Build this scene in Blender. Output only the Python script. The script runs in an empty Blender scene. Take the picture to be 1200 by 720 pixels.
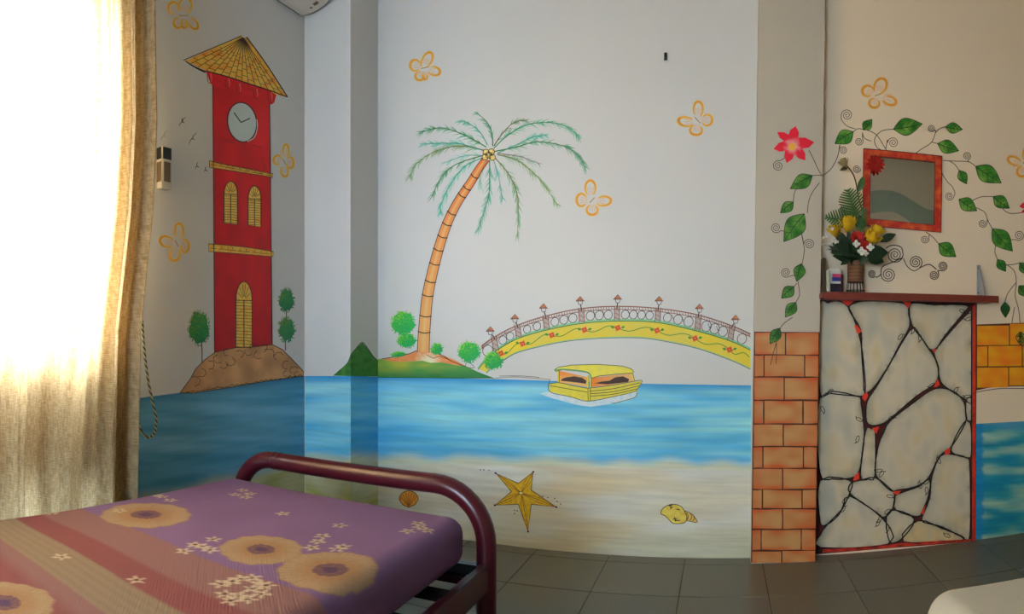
import bpy, bmesh, math, random
from mathutils import Vector, noise, geometry, Matrix
random.seed(7)
PI = math.pi
S = bpy.context.scene
COL = S.collection

# ------------------------------------------------------------------ camera (phone panorama: cylindrical projection)
CH = 1.15                      # camera height
F, CX, CY = 730.0, 845.0, 400.0   # pixels per radian, pixel of the wall's perpendicular, horizon row (1200x720)
cd = bpy.data.cameras.new('camera'); cd.type = 'PANO'
cd.panorama_type = 'CENTRAL_CYLINDRICAL'
cd.central_cylindrical_range_u_min = -CX / F
cd.central_cylindrical_range_u_max = (1200 - CX) / F
cd.central_cylindrical_range_v_min = -(720 - CY) / F
cd.central_cylindrical_range_v_max = CY / F
cd.central_cylindrical_radius = 1.0
cd.clip_start = 0.01
cam = bpy.data.objects.new('camera', cd); COL.objects.link(cam)
cam.location = (0, 0, CH); cam.rotation_euler = (PI / 2, 0, 0)
S.camera = cam

# room dimensions
XL, XR, YB, YR, ZC = -2.367, 2.9, 3.3, -1.4, 3.62
YP, XP = 2.995, -2.027          # corner column: front face y, side face x
YC = 3.215                      # painted column front face y

# ------------------------------------------------------------------ light
w = bpy.data.worlds.new('sky'); S.world = w; w.use_nodes = True
bg = w.node_tree.nodes['Background']
bg.inputs[0].default_value = (0.66, 0.83, 1.0, 1); bg.inputs[1].default_value = 30.0
def area(name, loc, rot, sx, sy, power, color, spread=PI):
    l = bpy.data.lights.new(name, 'AREA'); l.shape = 'RECTANGLE'; l.size = sx; l.size_y = sy
    l.energy = power; l.color = color; l.spread = spread
    o = bpy.data.objects.new(name, l); COL.objects.link(o); o.location = loc; o.rotation_euler = rot
    return o
W1 = (0.30, 1.44, 1.12, 2.58)      # window 1 in the left wall: y0 y1 z0 z1
W2 = (-1.75, -0.6, 0.8, 2.0)     # window 2, added in the unseen rear wall for fill light: x0 x1 z0 z1
area('daylight_window_left', (XL - 0.30, (W1[0] + W1[1]) / 2, (W1[2] + W1[3]) / 2), (0, -PI / 2, 0), 1.44, 1.12, 235, (1.0, 0.95, 0.87), 2.0)
area('fill_light_rear', ((W2[0] + W2[1]) / 2, YR - 0.14, (W2[2] + W2[3]) / 2), (PI / 2, 0, 0), 1.1, 1.15, 16, (0.60, 0.81, 1.0), 1.45)  # fill lamp behind the added rear window, aimed at the back wall
vs = S.view_settings
vs.view_transform = 'Standard'; vs.look = 'None'; vs.gamma = 1; vs.exposure = -0.32
vs.use_curve_mapping = False

# ------------------------------------------------------------------ helpers
def lin(c):
    c = c / 255.0
    return c / 12.92 if c <= 0.04045 else ((c + 0.055) / 1.055) ** 2.4
def rgb(r, g, b): return (lin(r), lin(g), lin(b))
WHITE = (0.72, 0.715, 0.70)
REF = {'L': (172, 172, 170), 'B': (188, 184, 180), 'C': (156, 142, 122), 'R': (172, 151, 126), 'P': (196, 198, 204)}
def K(c, ref='B'):
    """paint colour from a colour seen in the photo on a wall seen as REF"""
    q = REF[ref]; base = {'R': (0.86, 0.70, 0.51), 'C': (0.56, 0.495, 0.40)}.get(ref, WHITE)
    return tuple(min(0.92, lin(a) / lin(b) * wv) for a, b, wv in zip(c, q, base))
def mixc(a, b, t):
    t = max(0, min(1, t)); return tuple(x + (y - x) * t for x, y in zip(a, b))
def mul(a, k): return tuple(x * k for x in a)

def tag(o, label=None, cat=None, group=None, kind=None):
    if label: o['label'] = label
    if cat: o['category'] = cat
    if group: o['group'] = group
    if kind: o['kind'] = kind
    return o
def thing(name, label, cat, loc=(0, 0, 0), group=None):
    o = bpy.data.objects.new(name, None); COL.objects.link(o); o.location = loc; o.empty_display_size = 0.05
    return tag(o, label, cat, group)
def wloc(p):
    v = Vector((0, 0, 0))
    while p is not None: v += p.location; p = p.parent
    return v
def mesh_obj(name, V, Fc, mat, parent=None, colors=None, smooth=False):
    """V in world coordinates"""
    o0 = wloc(parent)
    me = bpy.data.meshes.new(name)
    me.from_pydata([tuple(Vector(v) - o0) for v in V], [], Fc)
    if colors:
        a = me.color_attributes.new('Col', 'FLOAT_COLOR', 'POINT')
        flat = []
        for c in colors: flat += [c[0], c[1], c[2], 1.0]
        a.data.foreach_set('color', flat)
    me.materials.append(mat)
    if smooth:
        me.polygons.foreach_set('use_smooth', [True] * len(me.polygons))
    me.update()
    o = bpy.data.objects.new(name, me); COL.objects.link(o)
    if parent: o.parent = parent
    return o
def bm_obj(name, bm, mat, parent=None, smooth=False):
    bmesh.ops.recalc_face_normals(bm, faces=bm.faces[:])
    V = [v.co.copy() for v in bm.verts]; bm.verts.index_update()
    Fc = [[v.index for v in f.verts] for f in bm.faces]
    bm.free()
    return mesh_obj(name, V, Fc, mat, parent, None, smooth)

# ---- materials
def new_mat(name):
    m = bpy.data.materials.new(name); m.use_nodes = True
    n = m.node_tree.nodes; return m, n, m.node_tree.links, n['Principled BSDF']
def mat_plain(name, col, rough=0.5, metal=0.0, var=0.12, scale=30, bump=0.0, bscale=200, spec=0.5):
    m, n, l, p = new_mat(name)
    t = n.new('ShaderNodeTexNoise'); t.inputs['Scale'].default_value = scale; t.inputs['Detail'].default_value = 4
    co = n.new('ShaderNodeTexCoord'); l.new(co.outputs['Object'], t.inputs['Vector'])
    mx = n.new('ShaderNodeMix'); mx.data_type = 'RGBA'
    mx.inputs[6].default_value = (*mul(col, 1 - var), 1); mx.inputs[7].default_value = (*[min(1, x * (1 + var)) for x in col], 1)
    l.new(t.outputs['Fac'], mx.inputs[0]); l.new(mx.outputs[2], p.inputs['Base Color'])
    p.inputs['Roughness'].default_value = rough; p.inputs['Metallic'].default_value = metal
    p.inputs['Specular IOR Level'].default_value = spec
    if bump:
        b = n.new('ShaderNodeBump'); b.inputs['Strength'].default_value = bump; b.inputs['Distance'].default_value = 0.002
        t2 = n.new('ShaderNodeTexNoise'); t2.inputs['Scale'].default_value = bscale
        l.new(co.outputs['Object'], t2.inputs['Vector'])
        l.new(t2.outputs['Fac'], b.inputs['Height']); l.new(b.outputs['Normal'], p.inputs['Normal'])
    return m
def mat_attr(name, rough=0.55, streak=0.0, spec=0.35, weave=False):
    m, n, l, p = new_mat(name)
    a = n.new('ShaderNodeAttribute'); a.attribute_name = 'Col'
    src = a.outputs['Color']
    co = n.new('ShaderNodeTexCoord')
    if streak:
        mp = n.new('ShaderNodeMapping'); mp.inputs['Scale'].default_value = (2.2, 2.2, 34)
        l.new(co.outputs['Object'], mp.inputs['Vector'])
        t = n.new('ShaderNodeTexNoise'); t.inputs['Scale'].default_value = 1.6; t.inputs['Detail'].default_value = 6
        l.new(mp.outputs['Vector'], t.inputs['Vector'])
        mr = n.new('ShaderNodeMapRange'); mr.inputs[1].default_value = 0.3; mr.inputs[2].default_value = 0.7
        mr.inputs[3].default_value = 1 - streak; mr.inputs[4].default_value = 1 + streak
        l.new(t.outputs['Fac'], mr.inputs[0])
        mm = n.new('ShaderNodeMix'); mm.data_type = 'RGBA'; mm.blend_type = 'MULTIPLY'; mm.inputs[0].default_value = 1
        l.new(src, mm.inputs[6]); l.new(mr.outputs[0], mm.inputs[7]); src = mm.outputs[2]
    l.new(src, p.inputs['Base Color'])
    p.inputs['Roughness'].default_value = rough; p.inputs['Specular IOR Level'].default_value = spec
    b = n.new('ShaderNodeBump'); b.inputs['Strength'].default_value = 0.15; b.inputs['Distance'].default_value = 0.002
    if weave:
        b.inputs['Strength'].default_value = 0.35; b.inputs['Distance'].default_value = 0.002
        t2 = n.new('ShaderNodeTexWave'); t2.inputs['Scale'].default_value = 55; t2.inputs['Distortion'].default_value = 3
        t2.inputs['Detail'].default_value = 2; t2.bands_direction = 'DIAGONAL'
    else:
        t2 = n.new('ShaderNodeTexNoise'); t2.inputs['Scale'].default_value = 140
    l.new(co.outputs['Object'], t2.inputs['Vector'])
    l.new(t2.outputs[1] if not weave else t2.outputs['Fac'], b.inputs['Height']); l.new(b.outputs['Normal'], p.inputs['Normal'])
    return m
M = {}
M['wall'] = mat_plain('white_emulsion', WHITE, 0.5, var=0.015, scale=3, bump=0.12, bscale=120, spec=0.35)
M['ceiling'] = mat_plain('ceiling_dimmed', (0.34, 0.32, 0.29), 0.8, var=0.02, scale=3)  # unseen ceiling, colour darkened to cut bounced light
M['wall_cream_lit'] = mat_plain('cream_lit_emulsion', (0.90, 0.735, 0.53), 0.5, var=0.015, scale=3, bump=0.12, bscale=120, spec=0.35)  # brighter, warmer light on this stretch of wall put into its colour
M['wall_beige_dim'] = mat_plain('beige_dim_emulsion', (0.56, 0.495, 0.40), 0.5, var=0.015, scale=3, bump=0.12, bscale=120, spec=0.35)  # column colour lowered and warmed, its dimmer light put into it
M['paint'] = mat_attr('mural_paint')
M['sea'] = mat_attr('mural_sea_paint', streak=0.10)
M['maroon'] = mat_plain('maroon_enamel', (0.065, 0.005, 0.012), 0.28, var=0.1, spec=0.5)
M['sheet'] = mat_attr('printed_sheet', rough=0.85, spec=0.15, weave=True)
M['white_sheet'] = mat_plain('white_sheet', (0.62, 0.60, 0.52), 0.85, var=0.03, bump=0.3, bscale=300, spec=0.1)
M['grout'] = mat_plain('grout', (0.022, 0.020, 0.016), 0.8)
M['dark'] = mat_plain('dark_plastic', (0.012, 0.012, 0.012), 0.4)
M['slat'] = mat_plain('dark_slat', (0.012, 0.009, 0.009), 0.9, spec=0.1)
M['steel'] = mat_plain('dull_steel', (0.35, 0.35, 0.35), 0.4, metal=0.8)
M['ac'] = mat_plain('cream_plastic', (0.70, 0.66, 0.57), 0.35, var=0.02)
M['ivory'] = mat_plain('ivory_plastic', (0.62, 0.58, 0.48), 0.4, var=0.05)
M['brownwood'] = mat_plain('brown_wood', (0.16, 0.10, 0.05), 0.5, var=0.3, scale=14)
M['sill'] = mat_plain('grey_stone', (0.35, 0.34, 0.32), 0.5)

def mat_floor():
    m, n, l, p = new_mat('floor_tile')
    co = n.new('ShaderNodeTexCoord'); gi = n.new('ShaderNodeObjectInfo')
    t = n.new('ShaderNodeTexNoise'); t.inputs['Scale'].default_value = 160; t.inputs['Detail'].default_value = 5
    l.new(co.outputs['Object'], t.inputs['Vector'])
    r = n.new('ShaderNodeValToRGB')
    r.color_ramp.elements[0].position = 0.3; r.color_ramp.elements[0].color = (0.105, 0.098, 0.072, 1)
    r.color_ramp.elements[1].position = 0.7; r.color_ramp.elements[1].color = (0.165, 0.155, 0.118, 1)
    l.new(t.outputs['Fac'], r.inputs[0])
    mr = n.new('ShaderNodeMapRange'); mr.inputs[3].default_value = 0.92; mr.inputs[4].default_value = 1.08
    l.new(gi.outputs['Random'], mr.inputs[0])
    mm = n.new('ShaderNodeMix'); mm.data_type = 'RGBA'; mm.blend_type = 'MULTIPLY'; mm.inputs[0].default_value = 1
    l.new(r.outputs[0], mm.inputs[6]); l.new(mr.outputs[0], mm.inputs[7])
    l.new(mm.outputs[2], p.inputs['Base Color']); p.inputs['Roughness'].default_value = 0.33
    return m
M['tile'] = mat_floor()

def mat_curtain():
    m, n, l, p = new_mat('curtain_fabric'); n.remove(p)
    out = n['Material Output']
    co = n.new('ShaderNodeTexCoord')
    mp = n.new('ShaderNodeMapping'); mp.inputs['Scale'].default_value = (1, 190, 22)
    l.new(co.outputs['Object'], mp.inputs['Vector'])
    t = n.new('ShaderNodeTexNoise'); t.inputs['Scale'].default_value = 1.0; t.inputs['Detail'].default_value = 3
    l.new(mp.outputs['Vector'], t.inputs['Vector'])
    mp2 = n.new('ShaderNodeMapping'); mp2.inputs['Scale'].default_value = (1, 60, 260)
    l.new(co.outputs['Object'], mp2.inputs['Vector'])
    t2 = n.new('ShaderNodeTexNoise'); t2.inputs['Scale'].default_value = 1.0
    l.new(mp2.outputs['Vector'], t2.inputs['Vector'])
    ad = n.new('ShaderNodeMath'); ad.operation = 'ADD'; l.new(t.outputs['Fac'], ad.inputs[0]); l.new(t2.outputs['Fac'], ad.inputs[1])
    r = n.new('ShaderNodeValToRGB')
    r.color_ramp.elements[0].position = 0.36; r.color_ramp.elements[0].color = (0.38, 0.26, 0.115, 1)
    r.color_ramp.elements[1].position = 0.64; r.color_ramp.elements[1].color = (0.66, 0.52, 0.31, 1)
    hf = n.new('ShaderNodeMath'); hf.operation = 'MULTIPLY'; hf.inputs[1].default_value = 0.5
    l.new(ad.outputs[0], hf.inputs[0]); l.new(hf.outputs[0], r.inputs[0])
    d = n.new('ShaderNodeBsdfDiffuse'); tr = n.new('ShaderNodeBsdfTranslucent')
    l.new(r.outputs[0], d.inputs[0]); l.new(r.outputs[0], tr.inputs[0])
    mx = n.new('ShaderNodeMixShader'); mx.inputs[0].default_value = 0.55
    l.new(d.outputs[0], mx.inputs[1]); l.new(tr.outputs[0], mx.inputs[2]); l.new(mx.outputs[0], out.inputs[0])
    return m
M['curtain'] = mat_curtain()
def mat_glass():
    m, n, l, p = new_mat('window_glass'); n.remove(p)
    a = n.new('ShaderNodeBsdfTransparent'); b = n.new('ShaderNodeBsdfGlossy'); b.inputs['Roughness'].default_value = 0.02
    mx = n.new('ShaderNodeMixShader'); mx.inputs[0].default_value = 0.06
    l.new(a.outputs[0], mx.inputs[1]); l.new(b.outputs[0], mx.inputs[2]); l.new(mx.outputs[0], n['Material Output'].inputs[0])
    return m
M['glass'] = mat_glass()
M['mirror'] = mat_plain('mirror_silver', (0.86, 0.88, 0.84), 0.015, metal=1.0, var=0.0)

# ---- pixel of the photo -> point on a surface of the room
def ray(x, y):
    th = (x - CX) / F
    return Vector((math.sin(th), math.cos(th), (CY - y) / F))
CAM = Vector((0, 0, CH))
def sL(x, y, o=0): d = ray(x, y); return CAM + d * ((XL + o) / d.x)
def sPS(x, y, o=0): d = ray(x, y); return CAM + d * ((XP + o) / d.x)
def yplane(Y):
    def f(x, y, o=0):
        d = ray(x, y); return CAM + d * ((Y - o) / d.y)
    return f
sP, sB, sC = yplane(YP), yplane(YB), yplane(YC)
def zplane(Z):
    def f(x, y, o=0):
        d = ray(x, y); return CAM + d * ((Z + o - CH) / d.z)
    return f
def sMir(x, y, o=0):           # what the mirror shows: the rear wall
    d = ray(x, y); p = CAM + d * ((2 * YB - YR) / d.y)
    return Vector((p.x, YR + o, p.z))

def crom(pts, n=6, closed=False):
    if len(pts) < 3 and not closed:
        (a, b) = pts[0], pts[-1]
        return [(a[0] + (b[0] - a[0]) * i / n, a[1] + (b[1] - a[1]) * i / n) for i in range(n + 1)]
    out = []; N = len(pts)
    rng = range(N) if closed else range(N - 1)
    for i in rng:
        if closed: p0, p1, p2, p3 = pts[(i - 1) % N], pts[i], pts[(i + 1) % N], pts[(i + 2) % N]
        else: p0, p1, p2, p3 = pts[max(i - 1, 0)], pts[i], pts[i + 1], pts[min(i + 2, N - 1)]
        for k in range(n):
            t = k / n; q = []
            for j in (0, 1):
                q.append(0.5 * (2 * p1[j] + (p2[j] - p0[j]) * t + (2 * p0[j] - 5 * p1[j] + 4 * p2[j] - p3[j]) * t * t
                         + (3 * p1[j] - p0[j] - 3 * p2[j] + p3[j]) * t ** 3))
            out.append(tuple(q))
    if not closed: out.append(tuple(pts[-1]))
    return out
def inside(p, poly):
    x, y = p; r = False; j = len(poly) - 1
    for i in range(len(poly)):
        xi, yi = poly[i]; xj, yj = poly[j]
        if (yi > y) != (yj > y) and x < (xj - xi) * (y - yi) / (yj - yi) + xi: r = not r
        j = i
    return r
def nz(x, y, s=1.0, k=0): return noise.noise(Vector((x * s, y * s, k * 3.7)))

LSTEP = 0.00035
class Paint:
    """flat paint laid on a wall; coordinates are photo pixels, projected on the surface"""
    def __init__(s, surf): s.s = surf; s.V = []; s.F = []; s.C = []
    def pt(s, p, col, lay):
        s.V.append(s.s(p[0], p[1], LSTEP * (1 + lay))); s.C.append(col); return len(s.V) - 1
    def ngon(s, pts, col, lay=0, curve=0, vary=0):
        if curve: pts = crom(pts, curve, True)
        def cc(p): return mul(col, 1 + vary * nz(p[0], p[1], 0.15)) if vary else col
        s.F.append([s.pt(p, cc(p), lay) for p in pts])
    def fill(s, pts, colf, lay=0, step=4.0, curve=0):
        if curve: pts = crom(pts, curve, True)
        P = []
        for i in range(len(pts)):
            a, b = pts[i], pts[(i + 1) % len(pts)]
            n = max(1, int(math.hypot(b[0] - a[0], b[1] - a[1]) / (step * 1.5)))
            for k in range(n): P.append(Vector((a[0] + (b[0] - a[0]) * k / n, a[1] + (b[1] - a[1]) * k / n)))
        nb = len(P); loop = [tuple(p) for p in P]
        x0, x1 = min(p.x for p in P), max(p.x for p in P); y0, y1 = min(p.y for p in P), max(p.y for p in P)
        y = y0 + step / 2; r = 0
        while y < y1:
            x = x0 + step / 2 + (step / 2 if r % 2 else 0)
            while x < x1:
                if inside((x, y), loop): P.append(Vector((x, y)))
                x += step
            y += step; r += 1
        res = geometry.delaunay_2d_cdt(P, [(i, (i + 1) % nb) for i in range(nb)], [], 1, 1e-4)
        idx = [s.pt(v, colf(v[0], v[1]), lay) for v in res[0]]
        for f in res[2]:
            c = sum((res[0][i] for i in f), Vector((0, 0))) / len(f)
            if inside(c, loop): s.F.append([idx[i] for i in f])
    def stroke(s, pts, w, col, lay=1, n=5, taper=(1, 1), soft=None, raw=False):
        q = pts if raw else crom(pts, n)
        if len(q) < 2: return
        rows = []
        N = len(q)
        for i, p in enumerate(q):
            a = q[max(i - 1, 0)]; b = q[min(i + 1, N - 1)]
            dx, dy = b[0] - a[0], b[1] - a[1]; L = math.hypot(dx, dy) or 1
            t = i / (N - 1); ww = w * (taper[0] + (taper[1] - taper[0]) * t) / 2
            nx, ny = -dy / L * ww, dx / L * ww
            c = col(t) if callable(col) else col
            if soft:
                rows.append([s.pt((p[0] + nx, p[1] + ny), soft, lay), s.pt(p, c, lay), s.pt((p[0] - nx, p[1] - ny), soft, lay)])
            else:
                rows.append([s.pt((p[0] + nx, p[1] + ny), c, lay), s.pt((p[0] - nx, p[1] - ny), c, lay)])
        for a, b in zip(rows[:-1], rows[1:]):
            for k in range(len(a) - 1): s.F.append([a[k], a[k + 1], b[k + 1], b[k]])
    def ellipse(s, c, rx, ry, col, lay=0, rot=0, n=18):
        s.ngon(ell(c, rx, ry, rot, n), col, lay)
    def outline(s, pts, w, col, lay=2, curve=0):
        q = crom(pts, curve, True) if curve else [tuple(p) for p in pts]
        s.stroke(q + [q[0]], w, col, lay, raw=True)
    def build(s, name, parent=None, mat='paint', label=None):
        o = mesh_obj(name, s.V, s.F, M[mat], parent, s.C)
        if label: o['label'] = label
        return o
def ell(c, rx, ry, rot=0, n=18):
    r = math.radians(rot); out = []
    for i in range(n):
        a = 2 * PI * i / n; x, y = rx * math.cos(a), ry * math.sin(a)
        out.append((c[0] + x * math.cos(r) - y * math.sin(r), c[1] + x * math.sin(r) + y * math.cos(r)))
    return out

# ---- solid helpers
def box_bm(bm, x0, x1, y0, y1, z0, z1, bev=0.0):
    r = bmesh.ops.create_cube(bm, size=1.0)
    for v in r['verts']:
        v.co = Vector((x0 + (v.co.x + .5) * (x1 - x0), y0 + (v.co.y + .5) * (y1 - y0), z0 + (v.co.z + .5) * (z1 - z0)))
    if bev:
        es = list({e for v in r['verts'] for e in v.link_edges})
        bmesh.ops.bevel(bm, geom=es, offset=bev, segments=2, affect='EDGES')
def box(name, b, mat, parent=None, bev=0.0):
    bm = bmesh.new(); box_bm(bm, *b, bev); return bm_obj(name, bm, mat, parent)
def tube_mesh(path, r, n=14, caps=True):
    """path: list of Vectors; r: radius or function of t"""
    V, Fc = [], []; N = len(path); up = None
    for i, p in enumerate(path):
        d = (path[min(i + 1, N - 1)] - path[max(i - 1, 0)]).normalized()
        if up is None:
            up = Vector((0, 0, 1)) if abs(d.z) < 0.9 else Vector((0, 1, 0))
        u = (up - d * up.dot(d)).normalized(); v = d.cross(u); up = u
        rr = r(i / (N - 1)) if callable(r) else r
        for k in range(n):
            a = 2 * PI * k / n; V.append(p + (u * math.cos(a) + v * math.sin(a)) * rr)
    for i in range(N - 1):
        for k in range(n):
            k2 = (k + 1) % n
            Fc.append([i * n + k, i * n + k2, (i + 1) * n + k2, (i + 1) * n + k])
    if caps:
        Fc.append(list(range(n - 1, -1, -1))); Fc.append([(N - 1) * n + k for k in range(n)])
    return V, Fc
def tube(name, path, r, mat, parent=None, n=14):
    V, Fc = tube_mesh([Vector(p) for p in path], r, n)
    return mesh_obj(name, V, Fc, mat, parent, None, True)
def crom3(pts, n=8):
    pts = [Vector(p) for p in pts]; out = []; N = len(pts)
    for i in range(N - 1):
        p0, p1, p2, p3 = pts[max(i - 1, 0)], pts[i], pts[i + 1], pts[min(i + 2, N - 1)]
        for k in range(n):
            t = k / n
            out.append(0.5 * (2 * p1 + (p2 - p0) * t + (2 * p0 - 5 * p1 + 4 * p2 - p3) * t * t + (3 * p1 - p0 - 3 * p2 + p3) * t ** 3))
    out.append(pts[-1]); return out
def prism(loop, a, b):
    """loop: list of points already 3D for face a and b functions"""
    n = len(loop); V = [a(p) for p in loop] + [b(p) for p in loop]
    Fc = [list(range(n)), list(range(2 * n - 1, n - 1, -1))] + [[i, i + n, (i + 1) % n + n, (i + 1) % n] for i in range(n)]
    return V, Fc

def wall_with_holes(name, outer, holes, to3d, thick):
    """outer, holes: 2D loops; to3d(u,v,depth)"""
    P = []; E = []
    for lp in [outer] + holes:
        b = len(P); P += [Vector(p) for p in lp]; n = len(lp)
        E += [(b + i, b + (i + 1) % n) for i in range(n)]
    res = geometry.delaunay_2d_cdt(P, E, [], 1, 1e-6)
    V, Fc = [], []
    nv = len(res[0])
    V = [to3d(v.x, v.y, 0) for v in res[0]] + [to3d(v.x, v.y, thick) for v in res[0]]
    for f in res[2]:
        c = sum((res[0][i] for i in f), Vector((0, 0))) / len(f)
        if inside(c, outer) and not any(inside(c, h) for h in holes):
            Fc.append(list(f)); Fc.append([i + nv for i in reversed(f)])
    for lp in [outer] + holes:
        b = len(V); n = len(lp)
        V += [to3d(p[0], p[1], 0) for p in lp] + [to3d(p[0], p[1], thick) for p in lp]
        for i in range(n): Fc.append([b + i, b + (i + 1) % n, b + n + (i + 1) % n, b + n + i])
    bm = bmesh.new(); vv = [bm.verts.new(v) for v in V]
    for f in Fc:
        try: bm.faces.new([vv[i] for i in f])
        except ValueError: pass
    bmesh.ops.remove_doubles(bm, verts=bm.verts[:], dist=1e-5)
    return tag(bm_obj(name, bm, M['wall']), kind='structure')

# ================================================================== THE ROOM
T = 0.2
def rect(a, b, c, d): return [(a, c), (b, c), (b, d), (a, d)]
def arch(y0, y1, z0, z1):
    r = (y1 - y0) / 2; c = (y0 + y1) / 2
    return [(y0, z0), (y1, z0)] + [(c + r * math.cos(PI * k / 10), z1 - r + r * math.sin(PI * k / 10)) for k in range(11)]
wall_left = wall_with_holes('wall_left', rect(YR - T, YB + T, 0, ZC), [rect(*W1), arch(1.02, 1.16, 0.30, 0.55), arch(1.35, 1.47, 0.33, 0.53)],
                            lambda u, v, d: Vector((XL - d, u, v)), T)
wall_rear = wall_with_holes('wall_rear', rect(XL, XR, 0, ZC), [rect(*W2)], lambda u, v, d: Vector((u, YR - d, v)), T)
XM = 0.33     # behind the painted column the wall turns cream, warm light put into its colour
wall_back = tag(box('wall_back', (XL, XM, YB, YB + T, 0, ZC), M['wall']), kind='structure')
wall_side = tag(box('wall_back_right', (XM, XR, YB, YB + T, 0, ZC), M['wall_cream_lit']), kind='structure')
wall_right = tag(box('wall_right', (XR, XR + T, YR - T, YB + T, 0, ZC), M['wall']), kind='structure')
ceiling = tag(box('ceiling', (XL - T, XR + T, YR - T, YB + T, ZC, ZC + 0.15), M['ceiling']), kind='structure')
floor = tag(box('floor', (XL - T, XR + T, YR - T, YB + T, -0.15, -0.004), M['grout']), kind='structure')
# floor tiles, one by one
TS, G = 0.405, 0.0035
xe = [XL] + [-0.19 + TS * k for k in range(-6, 9) if XL < -0.19 + TS * k < XR] + [XR]
ye = [YB] + [3.2 - TS * k for k in range(0, 13) if 3.2 - TS * k > YR] + [YR]
tile_meshes = {}
for i in range(len(xe) - 1):
    for j in range(len(ye) - 1):
        wx, wy = xe[i + 1] - xe[i] - G, ye[j] - ye[j + 1] - G
        if wx < 0.01 or wy < 0.01: continue
        key = (round(wx, 3), round(wy, 3))
        if key not in tile_meshes:
            o = box('tile', (-wx / 2, wx / 2, -wy / 2, wy / 2, -0.006, 0.0), M['tile'], None, 0.0012)
            tile_meshes[key] = o.data
        else:
            o = bpy.data.objects.new('tile', tile_meshes[key]); COL.objects.link(o)
        o.parent = floor; o.location = ((xe[i] + xe[i + 1]) / 2, (ye[j] + ye[j + 1]) / 2, 0)

# corner column and painted column (the latter a little out of plumb)
wall_corner = tag(box('wall_corner_column', (XL, XP, YP, YB, 0, ZC), M['wall']), kind='structure')
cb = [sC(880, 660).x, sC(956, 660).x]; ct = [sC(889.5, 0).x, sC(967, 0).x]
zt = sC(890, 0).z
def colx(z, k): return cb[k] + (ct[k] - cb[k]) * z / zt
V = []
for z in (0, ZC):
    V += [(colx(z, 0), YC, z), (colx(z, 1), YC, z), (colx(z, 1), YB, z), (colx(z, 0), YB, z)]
wall_column = tag(mesh_obj('wall_painted_column', V, [[3, 2, 1, 0], [4, 5, 6, 7], [0, 1, 5, 4], [1, 2, 6, 5], [2, 3, 7, 6], [3, 0, 4, 7]], M['wall_beige_dim']), kind='structure')

# windows
def window_frame(name, axis, a0, a1, z0, z1, pos, ncol, label):
    """axis 'y': window in the left wall at x=pos; axis 'x': in the rear wall at y=pos"""
    root = bpy.data.objects.new(name, None); COL.objects.link(root); tag(root, label, None, None, 'structure')
    root.location = (pos, (a0 + a1) / 2, z0) if axis == 'y' else ((a0 + a1) / 2, pos, z0)
    t = 0.05
    def bar(nm, u0, u1, w0, w1, m, d=0.02):
        b = (pos - d, pos + d, u0, u1, w0, w1) if axis == 'y' else (u0, u1, pos - d, pos + d, w0, w1)
        return box(nm, b, M[m], root)
    bar('frame', a0, a1, z0, z0 + t, 'brownwood'); bar('frame', a0, a1, z1 - t, z1, 'brownwood')
    bar('frame', a0, a0 + t, z0 + t, z1 - t, 'brownwood'); bar('frame', a1 - t, a1, z0 + t, z1 - t, 'brownwood')
    st = (a1 - a0 - t) / ncol
    for k in range(ncol):
        u0 = a0 + t + k * st; u1 = a0 + (k + 1) * st
        if k: bar('mullion', u0 - t, u0, z0 + t, z1 - t, 'brownwood')
        bar('pane', u0, u1, z0 + t, z1 - t, 'glass', 0.003)
window_frame('window_1', 'y', W1[0], W1[1], W1[2], W1[3], XL - 0.12, 2, 'bright window behind the tan curtain')
window_frame('added_window_2', 'x', W2[0], W2[1], W2[2], W2[3], YR - 0.08, 3, 'three-pane wooden window added in the unseen rear wall for fill light')

# ================================================================== MURAL GROUND (sea and sand painted on the walls)
def sea_col(ref, deep, mid, light, ytop, ybot, sandc, seed=0, fade=10):
    d, m_, l_ = K(deep, ref), K(mid, ref), K(light, ref); sd = K(sandc, ref)
    def f(x, y):
        t = (y - ytop(x)) / (ybot(x) - ytop(x))
        n = nz(x * 0.007, y * 0.12, 1, seed) * 0.6 + nz(x * 0.016, y * 0.28, 1, seed + 5) * 0.4
        c = mixc(m_, l_, max(0, 0.42 + n * 1.15 - 0.3 * t + 0.35 * math.exp(-((t - 0.42) / 0.16) ** 2)))
        c = mixc(c, d, max(0, 1 - t * 9) * 0.95 + max(0, -n - 0.15) * 0.9)
        e = (ybot(x) - y + 6 * nz(x * 0.03, 3, 1, seed)) / fade
        return mixc(sd, c, e) if e < 1 else c
    return f
wl = lambda pts: (lambda x: next((a[1] + (b[1] - a[1]) * (x - a[0]) / (b[0] - a[0]) for a, b in zip(pts[:-1], pts[1:]) if x <= b[0]), pts[-1][1]))
def band(surf, top, bot, x0, x1, colf, name, parent, label, mat, step, lay=0, yl=None):
    p = Paint(surf); xs = [x0 + (x1 - x0) * k / 24 for k in range(25)]
    p.fill([(x, top(x)) for x in xs] + [(x, bot(x)) for x in reversed(xs)], colf, lay, step)
    return p.build(name, parent, mat, label)
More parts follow.
